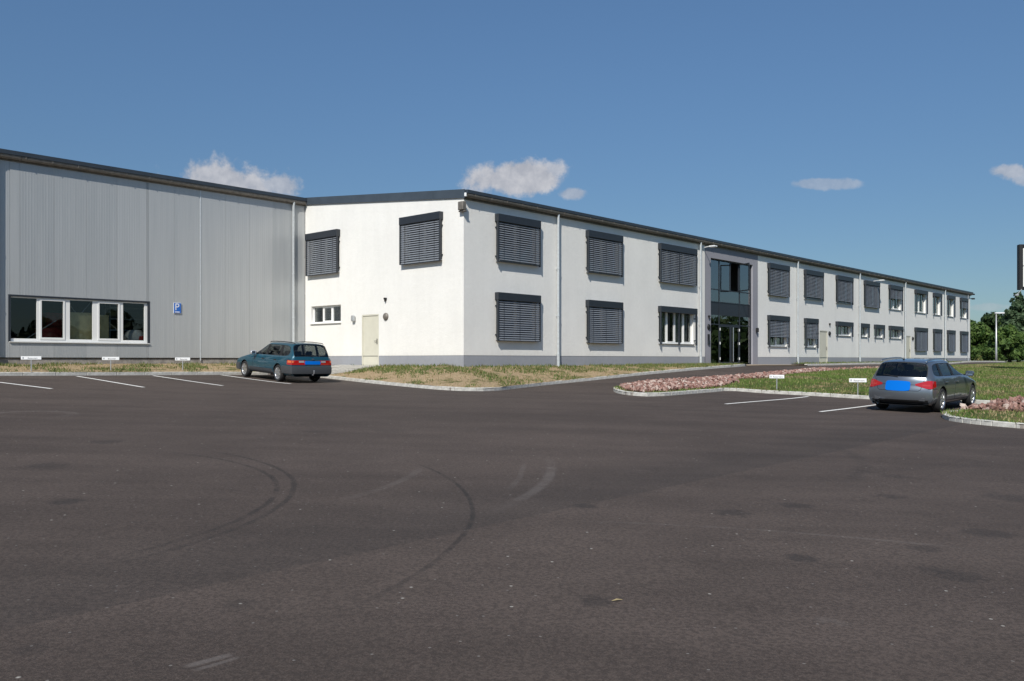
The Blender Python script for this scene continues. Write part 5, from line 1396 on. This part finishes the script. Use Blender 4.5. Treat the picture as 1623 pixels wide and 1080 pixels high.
for s in (1, -1):
    # tail lamp wrapping round the corner
    th = [R(a) for a in np.linspace(-2, 74, 22)]; g = []
    for q in np.linspace(0, 1, 6):
        row = []
        for i, a in enumerate(th):
            f = i / 21; e = min(1, f / .45)
            lo = .735 - .085 * e + (.05 * max(0, (f - .7) / .3)); hi = .775 + .085 * e - .02 * max(0, (f - .7) / .3)
            row.append(((-.42, s * .44, lo + (hi - lo) * q), (-math.cos(a), s * math.sin(a), 0)))
        g.append(row)
    tl = patch(bvh, g, .008, 'lamp_red', 'tail_lamp', gc)
    g2 = [[((-.42, s * .44, z), (-math.cos(R(a)), s * math.sin(R(a)), 0)) for a in np.linspace(18, 42, 8)] for z in (.715, .76)]
    patch(bvh, g2, .011, 'lamp_clear_red', 'lamp_insert', tl, .002)
    mirror(gc, 1.86, .87, 1.0, 'silver_paint', s)
    for x in (.28, 1.22):
        p = bvh.ray_cast(Vector((x, 0, .80)), Vector((0, s, 0)))[0]
        MB().bbox(x - .10, x + .10, *sorted((p.y + s * .012, p.y + s * .038)), .79, .815, .006).build('door_handle', 'silver_paint', gc)
    seam(bvh, gc, line((1.07, .92), (1.07, .45), 8) + line((1.08, .40), (1.16, .30), 3), s); seam(bvh, gc, line((2.06, .93), (2.10, .30), 10), s); seam(bvh, gc, line((.05, .93), (.22, .74), 4) + line((.36, .55), (.42, .32), 4), s)
    seam(bvh, gc, line((.42, .305), (2.10, .305), 12), s, .02, 'sill_seam'); seam(bvh, gc, line((-.86, .64), (-.42, .64), 6), s)
    rp = [(x, s * (.60 - .012 * abs(x - .3)), z) for x, z in ((-.60, 1.345), (-.50, 1.385), (0, 1.422), (.6, 1.430), (1.0, 1.42), (1.25, 1.375))]
    MB().tube(rp, .014, 8).build('roof_rail', 'silver_paint', gc, True)
patch(bvh, rear_rays(-.26, .26, .615, .735, 8, 3), .008, 'silver_paint', 'plate_recess', gc)
pl = patch(bvh, [[((0, y, z0 + (z1 - z0) * q), (-1, 0, 0)) for y, z0, z1 in ((-.31, .64, .79), (-.29, .60, .83), (-.2, .585, .845), (0, .58, .85), (.24, .585, .845), (.30, .59, .83), (.325, .62, .78))] for q in (0, .33, .66, 1)], .016, 'plate_blue', 'number_plate', gc)
pl['label'] = 'blank bright blue number plate'
patch(bvh, rear_rays(-.42, .42, .742, .752, 8, 1), .004, 'dark_recess', 'handle_gap', gc)
patch(bvh, rear_rays(-.72, .72, .215, .345, 16, 3), .006, 'black_plastic', 'rear_valance', gc)
seam(bvh, gc, line((-.62, .875), (-.55, .62), 5) + line((-.5, .588), (.5, .588), 10) + line((.55, .62), (.62, .875), 5), -1, .012, 'tailgate_seam', 'x')
for y in (.50, .61): MB().lathe([(.036, -.0), (.040, .02), (.040, .14), (.030, .14), (.028, .02)], 16, Matrix.Translation((-.94, y, .245)) @ Matrix.Rotation(R(-90), 4, 'Z') @ Matrix.Translation((0, -.09, 0))).build('exhaust_pipe', 'chrome', gc, True)
MB().tube([(-.93, .02, .945), (-.90, .30, .99), (-.885, .42, 1.0)], .010, 6).build('rear_wiper', 'black_plastic', gc)
MB().bbox(-.60, -.52, -.02, .02, 1.385, 1.43, .012).build('roof_aerial', 'black_plastic', gc)
place_car(gc, (10.96, 23.98), (.678, .735), 2.81)

# --- blue estate
spec = dict(h=.805, zb=.235, wb=2.62, wr=.305, arch=.345, paint='blue_paint', nose=.14, tail=.07, belt=lambda x: .885 + .008 * max(0, (2 - x)),
    cols=[(3.34, 3.34, 3.34, .25, 'h', .88, .84), (3.44, 3.43, 3.42, .33, 'h', .92, .84), (3.48, 3.47, 3.46, .50, 'h', .93, .84), (3.44, 3.42, 3.41, .67, 'h', .94, .84), (3.05, 3.05, 3.05, .775, 'h', .98, .84), (2.60, 2.58, 2.58, .86, 'h', 1, .84),
          (2.25, 2.12, 1.88, .925, 'h', 1, .84), (1.66, 1.58, 1.12, 1.36, 'r', 1, .79), (1.00, 1.00, .93, 1.412, 'r', 1, .79), (.88, .88, .83, 1.418, 'r', 1, .79), (-.02, -.04, -.06, 1.425, 'r', 1, .79),
          (-.14, -.16, -.16, 1.425, 'r', 1, .79), (-.80, -.78, -.70, 1.412, 'r', .99, .79), (-.97, -.95, -.82, 1.385, 'r', .98, .79), (-1.03, -1.01, -1.03, .92, 'h', .975, .86), (-1.05, -1.04, -1.05, .80, 'h', .975, .86), (-1.055, -1.05, -1.055, .66, 'h', .975, .86),
          (-1.05, -1.05, -1.05, .45, 'h', .97, .86), (-1.02, -1.02, -1.02, .30, 'h', .95, .84), (-.90, -.90, -.90, .245, 'h', .92, .8)],
    iF=6, iR=13, iRg=13, side=(6, 7, 9, 11), pill=(8, 10), wideglass=True)
bc = empty('parked_car', (0, 0, 0)); tag(bc, 'dark teal blue old estate car with grey bumpers parked before the grey hall', 'car')
res, bvh = car_shell(spec); split_shell(res, bc, spec, False)
for x in (0, 2.62):
    for s in (1, -1): wheel(bc, x, s * (.805 - .115), .305, .195, 6, False)
seats(bc, (1.0, .05), .85, 1.4)
c = plan(bvh, .50, xc=-.55); c = [(-.36, max(p[1] for p in c))] + [p for p in c if p[0] < -.4] + [(-.36, min(p[1] for p in c))]
sweep_bumper(bc, c, .325, .60, 'bumper_grey', 'rear_bumper', .045)
c = plan(bvh, .45, xc=2.95, rear=False); c = [(2.98, min(p[1] for p in c))] + [p for p in c if p[0] > 3.0] + [(2.98, max(p[1] for p in c))]
sweep_bumper(bc, c, .27, .54, 'bumper_grey', 'front_bumper', .045)
patch(bvh, rear_rays(-.66, .66, .245, .325, 14, 2), .004, 'black_plastic', 'rear_valance', bc)
for s in (1, -1):
    patch(bvh, side_rays(.40, 2.22, .27, .44, s, 16, 4), .012, 'cladding', 'side_cladding', bc)
    g = []
    for z in np.linspace(.645, .805, 5): g.append([((-.5, s * .45, z), (-math.cos(R(a)), s * math.sin(R(a)), 0)) for a in np.linspace(-16, 64, 20)])
    tl = patch(bvh, g, .008, 'lamp_red', 'tail_lamp', bc)
    for (a0, a1, z0, z1, m) in ((-12, 8, .73, .79, 'lamp_clear'), (28, 58, .715, .79, 'lamp_amber')):
        patch(bvh, [[((-.5, s * .45, z), (-math.cos(R(a)), s * math.sin(R(a)), 0)) for a in np.linspace(a0, a1, 7)] for z in (z0, z1)], .011, m, 'lamp_insert', tl, .002)
    mirror(bc, 1.70, .76, .955, 'lamp_clear' if s == 1 else 'blue_paint', s)
    for x in (.20, 1.12):
        p = bvh.ray_cast(Vector((x, 0, .78)), Vector((0, s, 0)))[0]
        MB().bbox(x - .09, x + .09, *sorted((p.y + s * .004, p.y + s * .030)), .765, .795, .006).build('door_handle', 'black_plastic', bc)
    seam(bvh, bc, line((.94, .89), (.94, .28), 10), s); seam(bvh, bc, line((1.92, .90), (1.92, .28), 10), s); seam(bvh, bc, line((-.09, .89), (.05, .70), 4) + line((.30, .50), (.36, .28), 4), s)
    patch(bvh, side_rays(-.9, 3.1, .505, .535, s, 30, 1), .008, 'cladding', 'rub_strip', bc) if False else None
    MB().tube([(x, s * .55, z) for x, z in ((-.78, 1.375), (-.70, 1.402), (0, 1.425), (.6, 1.42), (.98, 1.40), (1.05, 1.37))], .013, 8).build('roof_rail', 'black_plastic', bc, True)
patch(bvh, rear_rays(-.40, .40, .635, .81, 10, 3), .004, 'cladding', 'tailgate_panel', bc)
pl = patch(bvh, [[((0, y, z0 + (z1 - z0) * q), (-1, 0, 0)) for y, z0, z1 in ((-.31, .70, .75), (-.30, .675, .775), (-.26, .665, .785), (.26, .665, .785), (.30, .675, .775), (.31, .70, .75))] for q in (0, .5, 1)], .018, 'plate_blue', 'number_plate', bc)
pl['label'] = 'blank bright blue number plate'
MB().tube([(-1.03, 0, .935), (-1.005, .28, .99), (-.995, .42, 1.0)], .011, 6).build('rear_wiper', 'black_plastic', bc)
tb = MB().tube([(-.9, 0, .30), (-1.12, 0, .30), (-1.16, 0, .36), (-1.16, 0, .42)], .018, 8).lathe([(.001, -.027), (.02, -.02), (.027, 0), (.02, .02), (.001, .027)], 12, Matrix.Translation((-1.16, 0, .44)))
tb.build('tow_bar', 'steel', bc)
MB().bbox(-1.075, -1.055, -.04, .04, .83, .87, .008).build('badge', 'chrome', bc)
place_car(bc, (-7.73, 31.33), (-.676, .737), 2.62)
